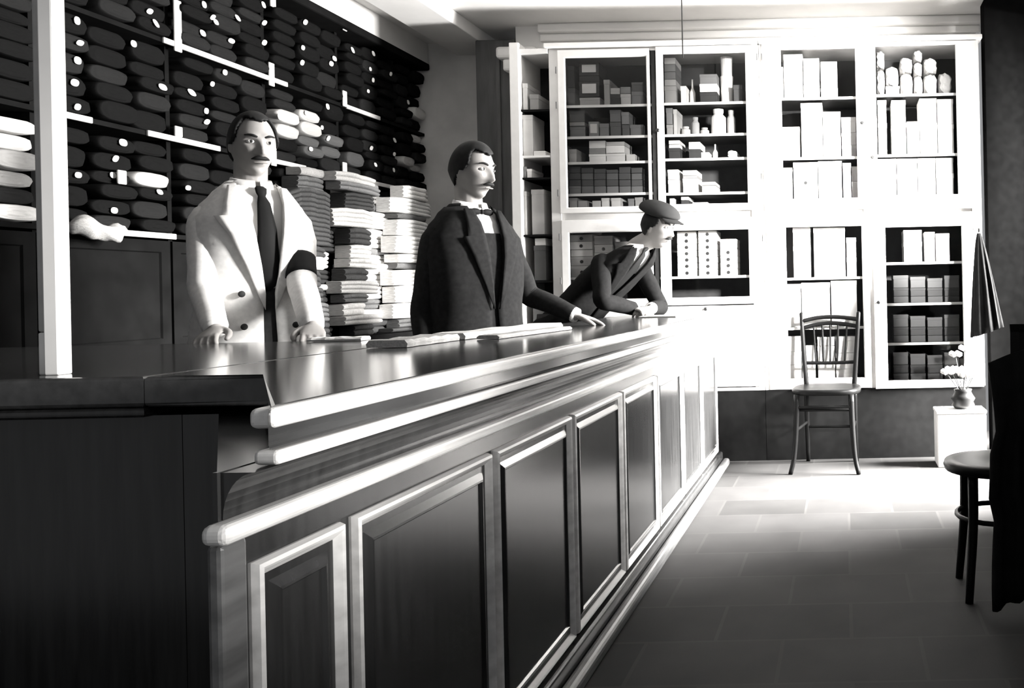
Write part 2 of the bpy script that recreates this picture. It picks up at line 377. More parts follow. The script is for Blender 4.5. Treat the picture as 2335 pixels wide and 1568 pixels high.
# ---------------------------------------------------------------- goods in the cabinets
def tword(t): return 'white' if t >= .75 else 'pale grey' if t >= .45 else 'grey' if t >= .22 else 'dark'
def card_box(X0, X1, Z0, Z1, Y0, dep, t, label, lab=None, noun='card_box', group=None, kind='box'):
    cx = (X0 + X1) / 2; w = (X1 - X0) / 2; h = Z1 - Z0
    bm = bmesh.new(); m = tone(t)
    if kind == 'parcel':
        ellipsoid(bm, (0, dep / 2, h / 2), (w, dep / 2, h / 2), 3)
        for v in bm.verts:
            p = v.co; q = Vector((p.x / w, (p.y - dep / 2) / dep * 2, (p.z - h / 2) / h * 2))
            s = 1 / max(abs(q.x), abs(q.y), abs(q.z)) ** 0.75; s *= 1 + random.uniform(-.06, .04)
            v.co = Vector((q.x * s * w, dep / 2 + q.y * s * dep / 2, max(0, min(h, h / 2 + q.z * s * h / 2))))
        o = obj('paper_parcel', bm, m, None, (cx, Y0, Z0), smooth=False); tag(o, label, 'parcel', group); return o
    if kind in ('jar', 'roll', 'bottle'):
        r = min(w, dep / 2)
        prof = {'jar': [(r * .7, 0), (r, .1 * h), (r, .7 * h), (r * .6, .82 * h), (r * .7, .88 * h), (r * .7, h)],
                'roll': [(r * .95, 0), (r * .9, .3 * h), (r, .6 * h), (r * .85, .62 * h), (r * .97, h)],
                'bottle': [(r * .9, 0), (r, .05 * h), (r, .5 * h), (r * .35, .68 * h), (r * .3, h)]}[kind]
        lathe(bm, prof, 18, (0, dep / 2, 0))
        nm = {'jar': 'jar', 'roll': 'paper_roll', 'bottle': 'bottle'}[kind]
        o = obj(nm, bm, m, None, (cx, Y0, Z0)); tag(o, label, nm.replace('_', ' '), group); return o
    box(bm, -w, w, 0, dep, 0, h, bev=min(.002, w * .2, h * .2), seg=1)
    if h > .05: box(bm, -w - .0015, w + .0015, -.0015, dep, h - min(.03, h * .3), h, bev=.001, seg=1)     # lid
    o = obj(noun, bm, m, None, (cx, Y0, Z0)); tag(o, label, 'box', group)
    if lab == 'L': obj('paper_label', mbox(-w * .7, w * .7, -.004, -.0016, h * .25, h * .85), tone(.6), o)
    if lab == 'D':
        k = bmesh.new(); lathe(k, [(.011, 0), (.011, .002)], 12); bmesh.ops.rotate(k, verts=k.verts, matrix=Matrix.Rotation(math.radians(90), 3, 'X'))
        bmesh.ops.translate(k, verts=k.verts, vec=(0, -.0016, h * .45)); obj('printed_mark', k, DOT, o)
    return o
NAMES = {'A1': 'first upper glass door', 'A2': 'second upper glass door', 'B1': 'third upper glass door', 'B2': 'fourth upper glass door',
         'A3': 'first lower glass door', 'A4': 'second lower glass door', 'B3': 'third lower glass door', 'B4': 'fourth lower glass door'}
def fill(op, zoom, shelf_i, cols, front=.075, dep=.2):
    sc, x0, y0 = zoom; Y0 = YC + front
    names = ['top', 'second', 'third', 'fourth', 'fifth']
    n = len(SH[op]); sname = 'bottom' if shelf_i == n - 1 else names[shelf_i]
    last = SH[op][shelf_i]
    base = (zs(op, last) if op[1] in '12' or shelf_i < n - 1 else zb + .02) + .0015
    lim0 = (A0 if op[0] == 'A' else B0) + .025; lim1 = (amid if op[0] == 'A' else bmid) - .016
    if op in ('A2', 'A4', 'B2', 'B4'): lim0, lim1 = lim1 + .032, (A1 if op[0] == 'A' else B1) - .025
    prev = lim0
    for ci, (c0, c1, items) in enumerate(cols):
        X0, X1, _, _ = rect(x0 + c0 / sc, last - 20, x0 + c1 / sc, last, Y0)
        X0 = max(X0, prev + .003); X1 = min(X1, lim1)
        if X1 - X0 < .012: continue
        prev = X1
        zz = base
        for k in range(len(items) - 1, -1, -1):
            it = items[k]; yt, t = it[0], it[1]; kind = it[2] if len(it) > 2 else 'box'
            z1 = onY(x0 + (c0 + c1) / 2 / sc, y0 + yt / sc, Y0).z
            cap = zs(op, SH[op][shelf_i - 1]) - .022 if shelf_i else zt - .03
            z1 = min(max(z1, zz + .015), cap)
            if z1 - zz < .008: continue
            nm = {'box': 'box', 'L': 'labelled box', 'D': 'marked box', 'parcel': 'paper parcel', 'jar': 'jar', 'roll': 'paper roll', 'bottle': 'bottle'}[kind]
            pos = '' if len(items) == 1 else ' %s from top' % ORD[k]
            lb = '%s %s%s in %s column, %s shelf, %s' % (tword(t), nm, pos, ORD[ci], sname, NAMES[op])
            card_box(X0, X1, zz, z1, Y0 + random.uniform(0, .012), dep, t, lb, kind if kind in 'LD' else None, group='goods on the %s shelf, %s' % (sname, NAMES[op]), kind=kind)
            zz = z1 + .0015
Z1 = (3.7333, 1150, 80); Z2 = (3.485, 1150, 450); Z3 = (3.135, 1700, 60); Z4 = (3.135, 1700, 500)
fill('A1', Z1, 0, [(540, 600, [(260, .05), (450, .07)]), (640, 810, [(235, .05, 'L'), (345, .04), (395, .05, 'L'), (530, .35)]), (850, 898, [(380, .28)]), (905, 985, [(450, .34), (505, .05)]), (990, 1075, [(440, .22), (500, .4)]), (1085, 1180, [(400, .08), (480, .14)])])
fill('A1', Z1, 1, [(555, 685, [(640, .12), (740, .3), (775, .2)]), (718, 800, [(735, .26, 'L')]), (808, 885, [(750, .2)]), (900, 990, [(635, .14), (740, .1)]), (1000, 1062, [(655, .2), (760, .1)]), (1070, 1180, [(760, .16)])])
fill('A1', Z1, 2, [(550, 612, [(970, .5)]), (722, 860, [(898, .78), (965, .28), (1012, .85)]), (866, 1022, [(905, .55), (940, .82), (1005, .7)]), (1035, 1110, [(1012, .55)])])
fill('A1', Z1, 3, [(552 + 106 * i, 648 + 106 * i, [(1120 + 8 * ((i * 5) % 4), .08), (1175, .12 if i % 2 else .07), (1230, .09), (1285, .13 if i % 3 else .2)]) for i in range(6)])
fill('A1', Z1, 4, [(550, 618, [(1385, .5)]), (626, 702, [(1408, .42)]), (745, 815, [(1408, .62)]), (825, 886, [(1385, .75)]), (908, 985, [(1385, .65)]), (1050, 1100, [(1390, .2)]), (1112, 1180, [(1380, .28)])])
fill('A2', Z1, 0, [(1365, 1460, [(190, .6), (245, .22), (310, .15), (375, .35), (430, .3)]), (1500, 1545, [(430, .78)]), (1555, 1605, [(345, .65, 'bottle')]), (1665, 1810, [(330, .2), (415, .85), (485, .05)]), (1822, 1935, [(155, .82, 'roll')]), (1950, 2025, [(420, .06)])])
fill('A2', Z1, 1, [(1380, 1432, [(620, .2), (760, .3)]), (1440, 1468, [(630, .45)]), (1482, 1560, [(755, .38, 'jar')]), (1572, 1640, [(675, .25, 'jar')]), (1645, 1722, [(765, .35, 'jar')]), (1740, 1870, [(605, .65, 'jar')]), (1880, 1955, [(615, .3, 'jar')])])
fill('A2', Z1, 2, [(1400, 1495, [(895, .55), (930, .8), (960, .04)]), (1570, 1668, [(908, .9), (970, .05)]), (1672, 1742, [(995, .8)]), (1755, 1798, [(908, .6, 'bottle')]), (1895, 1978, [(975, .7, 'parcel')])])
fill('A2', Z1, 3, [(1394, 1484, [(1145, .72), (1230, .86)]), (1520, 1642, [(1150, .72), (1200, .3), (1218, .9)]), (1680, 1798, [(1248, .3), (1280, .42)])])
fill('A2', Z1, 4, [(1405, 1445, [(1388, .5)]), (1502, 1568, [(1362, .8), (1405, .05)]), (1600, 1730, [(1422, .85)])])
fill('A3', Z2, 0, [(528, 702, [(295, .4, 'D'), (352, .72, 'D'), (415, .78), (470, .55, 'D'), (545, .66, 'D')]), (718, 862, [(305, .5), (375, .6, 'D'), (440, .66, 'D'), (510, .6, 'D'), (560, .66)]), (880, 1010, [(350, .3), (470, .4)])])
fill('A3', Z2, 1, [(515, 655, [(685, .85), (745, .05)])])
fill('A4', Z2, 0, [(1376, 1526, [(270 + 50 * i, .74 + .05 * (i % 2), 'D') for i in range(7)]), (1545, 1690, [(265 + 51 * i, .8, 'D') for i in range(7)]), (1718, 1845, [(330, .55), (405, .7, 'D'), (465, .78, 'D'), (515, .74, 'D'), (565, .7, 'D')])])
fill('B1', Z3, 0, [(250, 270, [(290, .8)]), (276, 410, [(198, .88)]), (416, 530, [(228 + 46 * i, .72 + .1 * (i % 2)) for i in range(6)]), (540, 658, [(250, .6), (298, .7), (345, .8), (395, .7), (440, .8)])])
fill('B1', Z3, 1, [(240, 388, [(718, .86)]), (402, 552, [(545, .88)]), (557, 682, [(608, .88)]), (690, 792, [(648, .5), (760, .42), (850, .3)])])
fill('B1', Z3, 2, [(256, 336, [(1010, .84)]), (346, 518, [(972, .88, 'D')]), (524, 690, [(950, .88)]), (700, 756, [(975, .84)]), (764, 812, [(1000, .35), (1110, .4)])])
fill('B2', Z3, 0, [(940, 1000, [(170, .5, 'parcel'), (300, .35, 'parcel')]), (1004, 1100, [(280, .62, 'parcel'), (425, .7)]), (1110, 1200, [(215, .45, 'parcel'), (330, .6, 'parcel')]), (1208, 1270, [(165, .4, 'parcel'), (250, .5, 'parcel'), (350, .66, 'parcel')]), (1280, 1375, [(220, .5, 'parcel'), (335, .6, 'parcel')]), (1385, 1480, [(325, .42, 'parcel')])])
fill('B2', Z3, 1, [(952, 1012, [(525, .86), (690, .88)]), (1052, 1150, [(525, .88), (690, .86)]), (1158, 1246, [(680, .88)]), (1252, 1372, [(500, .88), (690, .86)]), (1378, 1490, [(520, .86), (700, .88)])])
fill('B2', Z3, 2, [(950, 1080, [(925, .88), (1060, .86)]), (1088, 1230, [(925, .86)]), (1236, 1360, [(930, .88)]), (1368, 1490, [(925, .85), (1050, .88)])])
fill('B3', Z4, 0, [(345, 466, [(58, .88), (190, .86)]), (492, 715, [(58, .88)]), (726, 795, [(130, .5), (270, .55)])])
fill('B3', Z4, 1, [(290, 398, [(462, .86)]), (405, 606, [(452, .88)]), (616, 800, [(428, .88)])])
fill('B3', Z4, 2, [(290, 400, [(835, .8), (945, .84), (1040, .86)]), (408, 500, [(900, .84), (1010, .86)]), (520, 640, [(840, .84), (905, .8), (1030, .86)]), (650, 800, [(835, .84), (955, .86), (1070, .85)])])
fill('B4', Z4, 0, [(1135, 1262, [(76, .86), (158, .84)]), (1285, 1355, [(90, .8)]), (1365, 1460, [(100, .84)])])
for si, ys in ((1, 400), (2, 680), (3, 950)):
    fill('B4', Z4, si, [(1060 + 122 * i, 1165 + 122 * i, [(ys + 10 * (i % 3), .1), (ys + 90, .06), (ys + 150, .08)]) for i in range(4)])  # tones lowered: the shade over this section is put into the goods
# goods in the narrow open shelf
def lgood(px0, py0, px1, si, t, label, kind='box', stack=None):
    z0 = onY(1220, lsh[si], YC + .02).z + .0015 if stack is None else stack
    X0, X1, _, z1 = rect(px0, py0, px1, py0 + 30, YC + .03)
    X0 = max(X0, L0 + .065); X1 = min(X1, L1 - .003)
    card_box(X0, X1, z0, z1, YC + .03, .22, t, label, kind=kind, group='goods in the narrow open shelf'); return z1 + .0015
lgood(1192, 190, 1202, 0, .6, 'thin pale stick box on top level of narrow open shelf'); lgood(1208, 215, 1228, 0, .3, 'grey box on top level of narrow open shelf')
z = lgood(1190, 262, 1214, 1, .6, 'pale grey box on second level of narrow open shelf')
lgood(1217, 344, 1244, 1, .85, 'low white box beside taller pale box in narrow open shelf')
lgood(1193, 380, 1200, 2, .2, 'grey book spine standing leftmost in narrow open shelf'); lgood(1202, 385, 1212, 2, .82, 'white book spine standing second in narrow open shelf')
lgood(1194, 436, 1200, 3, .5, 'pale thin book at left of wide grey book, narrow open shelf'); lgood(1212, 432, 1240, 3, .45, 'wide pale grey book box in middle of narrow open shelf')
z = lgood(1218, 560, 1244, 4, .1, 'dark box low in narrow open shelf under white box'); lgood(1220, 543, 1244, 4, .85, 'small white box on dark box in narrow open shelf', stack=z)
lgood(1215, 680, 1240, 5, .12, 'dark box on lowest level of narrow open shelf')

# ---------------------------------------------------------------- left wall shelving with bolts of cloth
XS = -3.0
LEV = [0.86, 1.38, 1.82, 2.25, 2.70]
BAYS = [1.97, 2.63, 3.29, 3.95, 4.61, 5.28, 5.94, 6.31]
sv = thing('cloth_shelving', 'dark wall shelving full of cloth bolts with pale shelf edges on the left', 'shelving', (-3.25, 4.2, 0))
def PS(nm, bm, m, parent=sv):
    bmesh.ops.translate(bm, verts=bm.verts, vec=(3.25, -4.2, 0)); return obj(nm, bm, m, parent)
PS('lower_cupboard', mbox(-3.515, XS + .12, BAYS[0], 6.32, 0, LEV[0]), SHELFDARK)
PS('ledge', mbox(XS + .1205, XS + .27, 3.0, 6.32, .80, LEV[0], bev=.006), SHELFDARK)
PS('back_panel', mbox(-3.515, -3.50, BAYS[0], 6.32, LEV[0], LEV[-1]), SHELFDARK)
for z in LEV[1:-1]:
    s = PS('shelf', mbox(-3.499, XS, BAYS[0], 6.32, z - .02, z), SHELFDARK)
    for pa, pb in {1: [(140, 212), (280, 400)], 2: [(140, 214), (340, 505), (626, 700), (760, 905)], 3: [(380, 662), (796, 872)]}[LEV.index(z)]:
        ya = XS * F / (pa - OX); yb = XS * F / (pb - OX)
        e = mbox(XS + .0005, XS + .012, ya, yb, z - .023, z + .002, bev=.003); bmesh.ops.translate(e, verts=e.verts, vec=(3.25, -4.2, 0)); obj('edge_strip', e, EDGE, s)
PS('cornice', mbox(-3.515, XS + .05, BAYS[0], 6.32, LEV[-1], LEV[-1] + .05, bev=.012), SHELFDARK)
for k, y in enumerate(BAYS[1:-1]):
    for a, bb in zip(LEV, LEV[1:]):
        PS('upright', mbox(-3.499, XS - .03, y - .012, y + .012, a + .0005, bb - .0215), SHELFDARK)
def bracket(px, py0, py1, w=.022):
    p = onX(px, (py0 + py1) / 2, XS + .012); h = (py1 - py0) * p.y / F / 2
    PS('shelf_bracket', mbox(XS + .0065, XS + .016, p.y - w, p.y + w, p.z - h, p.z + h, bev=.004), EDGE)
for a in [(405, 0, 118), (619, 143, 196), (786, 207, 243), (624, 342, 378), (278, 388, 420), (407, 288, 312), (786, 370, 398), (622, -20, 16), (786, 50, 70)]: bracket(*a)
# bolts: one unit mesh, many copies
def bolt_mesh(seed, fuzzy):
    rnd = random.Random(seed); bm = bmesh.new(); rings = []
    n = 20
    for x, sc in ((-1, 1), (-.06, 1.0), (-.02, .97), (0, .9), (-.015, .8), (.002, .7), (-.012, .56), (.0, .4), (-.01, .25)):
        r = []
        for k in range(n):
            a = 2 * math.pi * k / n; c, s = math.cos(a), math.sin(a)
            yy = .5 * abs(c) ** .55 * (1 if c > 0 else -1) * sc; zz = .5 * abs(s) ** .75 * (1 if s > 0 else -1) * (sc if x > -.5 else 1)
            r.append((x + rnd.uniform(-.006, .006) * fuzzy, yy + rnd.uniform(-.015, .015) * fuzzy, .5 + zz * .98 + rnd.uniform(-.01, .01) * fuzzy))
        rings.append(r)
    loft(bm, rings)
    me = bpy.data.meshes.new('cloth_bolt'); bmesh.ops.recalc_face_normals(bm, faces=bm.faces); bm.to_mesh(me); bm.free(); me.shade_smooth()
    return me
BM = {}
def bolt_data(v, t):
    key = (v, round(t, 3))
    if key not in BM:
        me = bolt_mesh(v, 1.0); me.materials.append(tone(t, 'cloth')); BM[key] = me
    return BM[key]
tagbm = bmesh.new(); loft(tagbm, [[(x, .5 * abs(math.cos(a)) ** .8 * (1 if math.cos(a) > 0 else -1), .5 * abs(math.sin(a)) ** .8 * (1 if math.sin(a) > 0 else -1)) for a in [2 * math.pi * k / 16 for k in range(16)]] for x in (0, .002)]); tag_me = bpy.data.meshes.new('price_tag'); tagbm.to_mesh(tag_me); tagbm.free(); tag_me.materials.append(TAG)
TAGS = [(190, 40), (193, 97), (200, 125), (190, 155), (190, 187), (196, 212), (187, 243), (322, 97), (372, 198), (382, 138), (360, 25), (360, 45), (490, 35), (491, 55), (490, 77),
 (286, 320), (280, 352), (278, 395), (193, 398), (282, 485), (373, 432), (424, 430), (557, 45), (551, 67), (547, 87), (515, 163), (497, 182), (486, 252), (483, 275), (490, 297),
 (617, 55), (616, 88), (694, 108), (695, 142), (700, 30), (696, 50), (687, 38), (764, 142), (779, 141), (808, 116), (630, 217), (702, 220), (747, 229), (638, 273), (705, 257), (752, 266), (749, 290), (750, 315),
 (861, 120), (853, 160), (860, 182), (851, 207), (707, 332), (788, 327), (862, 337), (906, 319), (907, 353), (903, 387), (855, 375), (706, 457), (703, 532), (893, 167), (915, 160), (942, 226), (612, 5), (584, 2), (470, 10), (456, 210), (404, 205)]
TP = [onX(px, py, XS + .03) for px, py in TAGS]
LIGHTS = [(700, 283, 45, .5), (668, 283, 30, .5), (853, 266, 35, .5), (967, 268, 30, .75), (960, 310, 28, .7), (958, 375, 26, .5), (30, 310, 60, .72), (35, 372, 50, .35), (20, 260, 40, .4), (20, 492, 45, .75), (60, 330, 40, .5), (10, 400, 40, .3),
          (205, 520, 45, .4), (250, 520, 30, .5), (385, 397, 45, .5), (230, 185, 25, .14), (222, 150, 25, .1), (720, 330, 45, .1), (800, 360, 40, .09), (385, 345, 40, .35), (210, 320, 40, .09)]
def px_of(p):
    a = F * p[0] / p[1]; b = -F * (p[2] - H) / p[1]
    return OX + a * CR + b * SR, OY - a * SR + b * CR
used = set(); levn = ['lowest', 'lower', 'upper', 'top']; bayn = ['first', 'second', 'third', 'fourth', 'fifth', 'sixth', 'seventh']
stn = ['left', 'middle', 'right']
for li in (1, 2, 3):
    z0, z1 = LEV[li] + .002, LEV[li + 1] - .024
    for bi in range(0, len(BAYS) - 1):
        y0, y1 = BAYS[bi] + .015, BAYS[bi + 1] - .015
        if y1 < 2.7: ns = 0
        else: ns = 3 if y1 - y0 > .5 else 2
        for si in range(ns):
            w = (y1 - y0) / ns; ya = y0 + w * si; nb = random.choice((5, 6, 6)); 
            tot = (z1 - z0) * random.uniform(.9, .995); hs = [random.uniform(.8, 1.25) for _ in range(nb)]; k = tot / sum(hs); zz = z0
            for j in range(nb):
                h = hs[j] * k; yc = ya + w / 2; xo = random.uniform(-.02, .03)
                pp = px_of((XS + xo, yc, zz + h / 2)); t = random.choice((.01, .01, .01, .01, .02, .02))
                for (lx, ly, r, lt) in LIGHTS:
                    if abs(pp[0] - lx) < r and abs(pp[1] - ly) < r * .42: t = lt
                o = link('cloth_bolt', bolt_data((li * 7 + bi * 3 + j) % 3, t)); o.location = (XS + xo, yc, zz); o.scale = (.42, w * .94, h * .97)
                tag(o, '%s cloth bolt, %s up in %s stack of %s bay, %s shelf' % (tword(t) if t > .06 else 'black', ORD[j], stn[si] if ns == 3 else stn[si * 2], bayn[bi], levn[li]), 'cloth bolt', 'bolts of cloth on the %s shelf' % levn[li])
                for ti, tp in enumerate(TP):
                    if ti not in used and abs(tp.y - yc) <= w / 2 + .004 and zz - .004 <= tp.z <= zz + h + .004:
                        used.add(ti); g = link('price_tag', tag_me, o)
                        hh = random.uniform(.022, .034); ww = random.uniform(.02, .028) * (1 if random.random() < .8 else 1.35)
                        g.scale = (1 / .42, ww * 1.3 / (w * .94), hh / (h * .97)); cy = min(max(tp.y - yc, -.42 * w), .42 * w)
                        g.location = (.004 / .42, cy / (w * .94), min(max((tp.z - zz) / h, .3), .7)); g.rotation_euler = (random.uniform(-.25, .25), 0, 0)
                        break
                zz += h
# folded cloths heaped on the lowest shelf: per column (photo px x0, x1) tops and tones, top to bottom
def cloth_mesh(L, D, h, seed, lay=3):
    rnd = random.Random(seed); bm = bmesh.new(); n = lay * 6; prof = []
    for k in range(n + 1):                                    # layered folded front edge
        u = k / n; z = u * h; lobe = abs(math.sin(u * lay * math.pi))
        prof.append((.012 * lobe ** .5 - .006, z))
    rings = []; m = 9
    for i in range(m):
        y = -L / 2 + L * i / (m - 1); off = rnd.uniform(-.012, .012); sag = 1 - .12 * abs(2 * i / (m - 1) - 1) ** 3; e = .02 * (abs(2 * i / (m - 1) - 1) ** 6)
        rings.append([(-D, y, 0)] + [(px + off * min(1, pz / h + .2) - e, y, pz * sag) for px, pz in prof] + [(-D, y, h * sag)])
    loft(bm, rings); return bm
PILE = [(640, 700, [(430, .05), (560, .05), (585, .75), (615, .05), (655, .05), (690, .1), (735, .06)]),
        (700, 752, [(382, .3), (405, .1), (440, .05), (520, .05), (572, .72), (612, .05), (648, .6), (662, .05), (690, .12), (715, .05), (745, .05)]),
        (752, 805, [(392, .45), (420, .16), (440, .06), (478, .5), (520, .06), (558, .62), (590, .5), (612, .06), (640, .35), (670, .08), (690, .55), (718, .4), (740, .05)]),
        (805, 872, [(392, .5), (415, .22), (440, .3), (462, .12), (480, .62), (520, .66), (565, .2), (580, .72), (600, .55), (625, .7), (650, .76), (682, .12), (705, .7), (728, .06), (745, .05)]),
        (872, 938, [(404, .4), (418, .8), (455, .82), (490, .14), (502, .82), (540, .8), (580, .78), (600, .16), (615, .8), (650, .8), (690, .76), (725, .1), (745, .05)])]
cp_i = 0
for ci, (x0, x1, its) in enumerate(PILE):
    X = XS + .125; ya = onX(x0, 560, X).y + .003; yb = onX(x1, 560, X).y - .003; zz = LEV[0] + .0015; xm = (x0 + x1) / 2
    for k in range(len(its) - 1, -1, -1):
        z1 = onX(xm, its[k][0], X).z; h = max(.02, z1 - zz)
        if zz + h > LEV[2] - .03: h = LEV[2] - .03 - zz
        if h < .012: continue
        # the shelf at LEV[1] stops behind the heap: the heap stands in front of it
        ex = random.uniform(.85, 1.7); bm = cloth_mesh((yb - ya) * ex, .10, h * .985, 100 + cp_i, max(1, int(h / .024))); cp_i += 1
        o = obj('folded_cloth', bm, tone(min(.95, its[k][1] * 1.15), 'cloth'), None, (X + (0 if ci % 2 else .105) + random.uniform(-.004, .02), (ya + yb) / 2 + random.uniform(-.05, .05), zz), smooth=False)
        o.rotation_euler = (random.uniform(-.02, .02), 0, random.uniform(-.05, .05))
        tag(o, '%s folded cloth, %s from top in %s column of heap between the two men' % (tword(its[k][1]) if its[k][1] > .06 else 'black', ORD[k] if k < 12 else 'lowest', ORD[ci]), 'cloth', 'folded cloths heaped on the lowest shelf')
        zz += h
for k in range(4):
    y0 = 1.985 + .655 * k; PS('cupboard_door', frame_loops(bmesh.new(), lambda a, bb, h: (XS - .02 + h, a, bb), y0, y0 + .64, LEV[0] + .006, LEV[1] - .03, [(0, -.02), (0, 0), (.05, 0), (.055, -.008), (.1, -.008)]), SHELFDARK)
# crumpled pale cloth lying over the edge of the shelf above the cupboard doors
c0, c1 = onX(148, 515, XS + .03), onX(272, 520, XS + .03); b = bmesh.new(); rings = []
for i in range(19):
    u = i / 18; r = .012 + .022 * math.sin(math.pi * min(1, u * 1.05)) ** .5 * (1 + .5 * math.sin(u * 9)); yy = c0.y + (c1.y - c0.y) * u
    rings.append([(XS + .052 + r * .9 * math.cos(a) * (1 + .2 * math.sin(3 * a + u * 14)), yy, LEV[1] - .012 + .012 * math.sin(u * 7) + r * 1.2 * math.sin(a) * (1 + .25 * math.sin(2 * a + u * 11))) for a in [2 * math.pi * k / 18 for k in range(18)]])
tag(obj('crumpled_cloth', loft(b, rings), tone(.5, 'cloth'), smooth=True), 'crumpled pale cloth over the shelf edge beside the white post', 'cloth')

# ---------------------------------------------------------------- bentwood chair by the cabinets
def chair():
    t = thing('bentwood_chair', 'black bentwood chair with spindle back standing before the white cabinets', 'chair', (-0.115, 5.28, 0), math.radians(-6))
    sz = .487; bk = .155; fr = -.17
    s = bmesh.new(); N = 28; rings = []
    for z, sc in ((sz - .035, .95), (sz - .03, .99), (sz - .008, 1.0), (sz, .96), (sz - .004, .8), (sz - .007, .4)):
        rings.append([(sc * (.205 - .012 * math.sin(2 * math.pi * k / N)) * abs(math.cos(2 * math.pi * k / N)) ** .6 * (1 if math.cos(2 * math.pi * k / N) > 0 else -1),
                       sc * .19 * abs(math.sin(2 * math.pi * k / N)) ** .7 * (1 if math.sin(2 * math.pi * k / N) > 0 else -1), z) for k in range(N)])
    obj('seat', loft(s, rings), BENTWOOD, t, smooth=True)
    for sx in (-1, 1):
        obj('leg', tube(bmesh.new(), [(sx * .16, fr + .01, sz - .03), (sx * .165, fr - .005, .28), (sx * .178, fr - .02, .1), (sx * .2, fr - .035, .0)], [.017, .016, .014, .013], 12, 4, roundcap=False), BENTWOOD, t, smooth=True)
        obj('leg', tube(bmesh.new(), [(sx * .15, bk, sz - .03), (sx * .15, bk + .005, .25), (sx * .152, bk + .03, .0)], [.016, .015, .013], 12, 4, roundcap=False), BENTWOOD, t, smooth=True)
        obj('back_post', tube(bmesh.new(), [(sx * .148, bk, sz - .02), (sx * .16, bk + .012, .62), (sx * .18, bk + .05, .92)], [.016, .015, .013], 12, 4), BENTWOOD, t, smooth=True)
    for z, ln, up in ((.885, .172, .012), (.842, .168, .016)):
        obj('back_rail', tube(bmesh.new(), [(-ln, bk + .045, z - .01), (-ln / 2, bk + .058, z + up * .6), (0, bk + .062, z + up), (ln / 2, bk + .058, z + up * .6), (ln, bk + .045, z - .005)], .013, 12, 5), BENTWOOD, t, smooth=True)
    obj('back_rail', tube(bmesh.new(), [(-.158, bk + .014, .615), (0, bk + .026, .612), (.158, bk + .014, .617)], .011, 12, 4), BENTWOOD, t, smooth=True)
    for i, x in enumerate((-.105, -.05, .0, .05, .105)):
        obj('spindle', tube(bmesh.new(), [(x * .85, bk + .024, .615), (x * .92, bk + .04, .72), (x, bk + .055, .845)], [.006, .009 if i in (1, 3) else .006, .006], 10, 4), BENTWOOD, t, smooth=True)
    for z, y0, y1, w in ((.385, fr, fr, .165), (.365, fr + .03, fr + .03, .16), (.22, bk + .006, bk + .006, .15)):
        obj('stretcher', tube(bmesh.new(), [(-w, y0, z), (w, y1, z)], .009, 10), BENTWOOD, t, smooth=True)
    for sx in (-1, 1):
        obj('stretcher', tube(bmesh.new(), [(sx * .166, fr - .005, .25), (sx * .15, bk, .25)], .009, 10), BENTWOOD, t, smooth=True)
chair()

# ---------------------------------------------------------------- right side: dark chair, white crate with flowers, hanging coat
def armchair():
    p = onZ(2197, 1055, .46)
    t = thing('round_seat_chair', 'dark chair with round seat and solid curved back at right edge', 'chair', (p.x + .13, p.y + .05, 0), math.radians(-90))
    s = bmesh.new(); lathe(s, [(.17, .425), (.188, .43), (.195, .445), (.19, .46), (.15, .464), (.05, .458)], 32); obj('seat', s, BENTWOOD, t, smooth=True)
    for a in (45, 135, 225, 315):
        c, q = math.cos(math.radians(a)), math.sin(math.radians(a))
        obj('leg', tube(bmesh.new(), [(c * .15, q * .15, .43), (c * .155, q * .155, .25), (c * .185, q * .185, 0)], [.018, .017, .014], 12, 4, roundcap=False), BENTWOOD, t, smooth=True)
    ring = [(math.cos(2 * math.pi * k / 24) * .15, math.sin(2 * math.pi * k / 24) * .15, .27) for k in range(25)]
    obj('ring_brace', tube(bmesh.new(), ring, .009, 10, roundcap=False), BENTWOOD, t, smooth=True)
    b = bmesh.new(); rings = []
    for z, r in ((.47, .185), (.6, .2), (.78, .215), (.9, .22), (.93, .21)):
        arc = [(math.cos(math.radians(a)) * r, math.sin(math.radians(a)) * r + .02, z) for a in range(20, 161, 10)]
        arc2 = [(x * .88, y * .9, z2) for x, y, z2 in arc[::-1]]; rings.append(arc + arc2)
    obj('backrest', loft(b, rings), BENTWOOD, t, smooth=False)
armchair()
X0, X1, Z0, Z1_ = rect(2138, 936, 2250, 1058, 5.2)
cw = (X0 + X1) / 2
t = thing('crate', 'white crate standing on the floor under the flower vase at right', 'crate', (cw, 5.3, 0))
obj('case', mbox(X0 - cw, X1 - cw, -.1, .1, 0, .315, bev=.006), WHITE, t); obj('lid', mbox(X0 - cw - .004, X1 - cw + .004, -.104, .104, .3155, .335, bev=.004), WHITE, t)
vx = onY(2196, 900, 5.3).x
t = thing('flower_vase', 'ribbed dark vase of pale flowers standing on the white crate', 'vase', (vx, 5.3, .336))
obj('vase', lathe(bmesh.new(), [(.05, 0), (.07, .02), (.062, .04), (.074, .06), (.06, .08), (.05, .1), (.055, .115)], 24), mat('dark_glaze', .008, .4, .1), t, smooth=True)
for i in range(11):
    a = i * 2.4; r = .02 + .075 * ((i * 37) % 10) / 10; z = .2 + .05 * ((i * 13) % 5) / 5 + (.12 if i in (3, 7) else 0)
    px_, py_ = math.cos(a) * r * 1.2, math.sin(a) * r * .8
    f = obj('stem', tube(bmesh.new(), [(px_ * .2, py_ * .2, .1), (px_ * .6, py_ * .6, z * .7), (px_, py_, z - .01)], .003, 6, 3), mat('dark_leaf', .04), t)
    b = bmesh.new()
    for k in range(6):
        ka = k * math.pi / 3; ellipsoid(b, (px_ + math.cos(ka) * .024, py_ + math.sin(ka) * .018, z + .006 * (k % 2)), (.02, .017, .018), 1)
    obj('bloom', b, mat('pale_petal', .5), f)
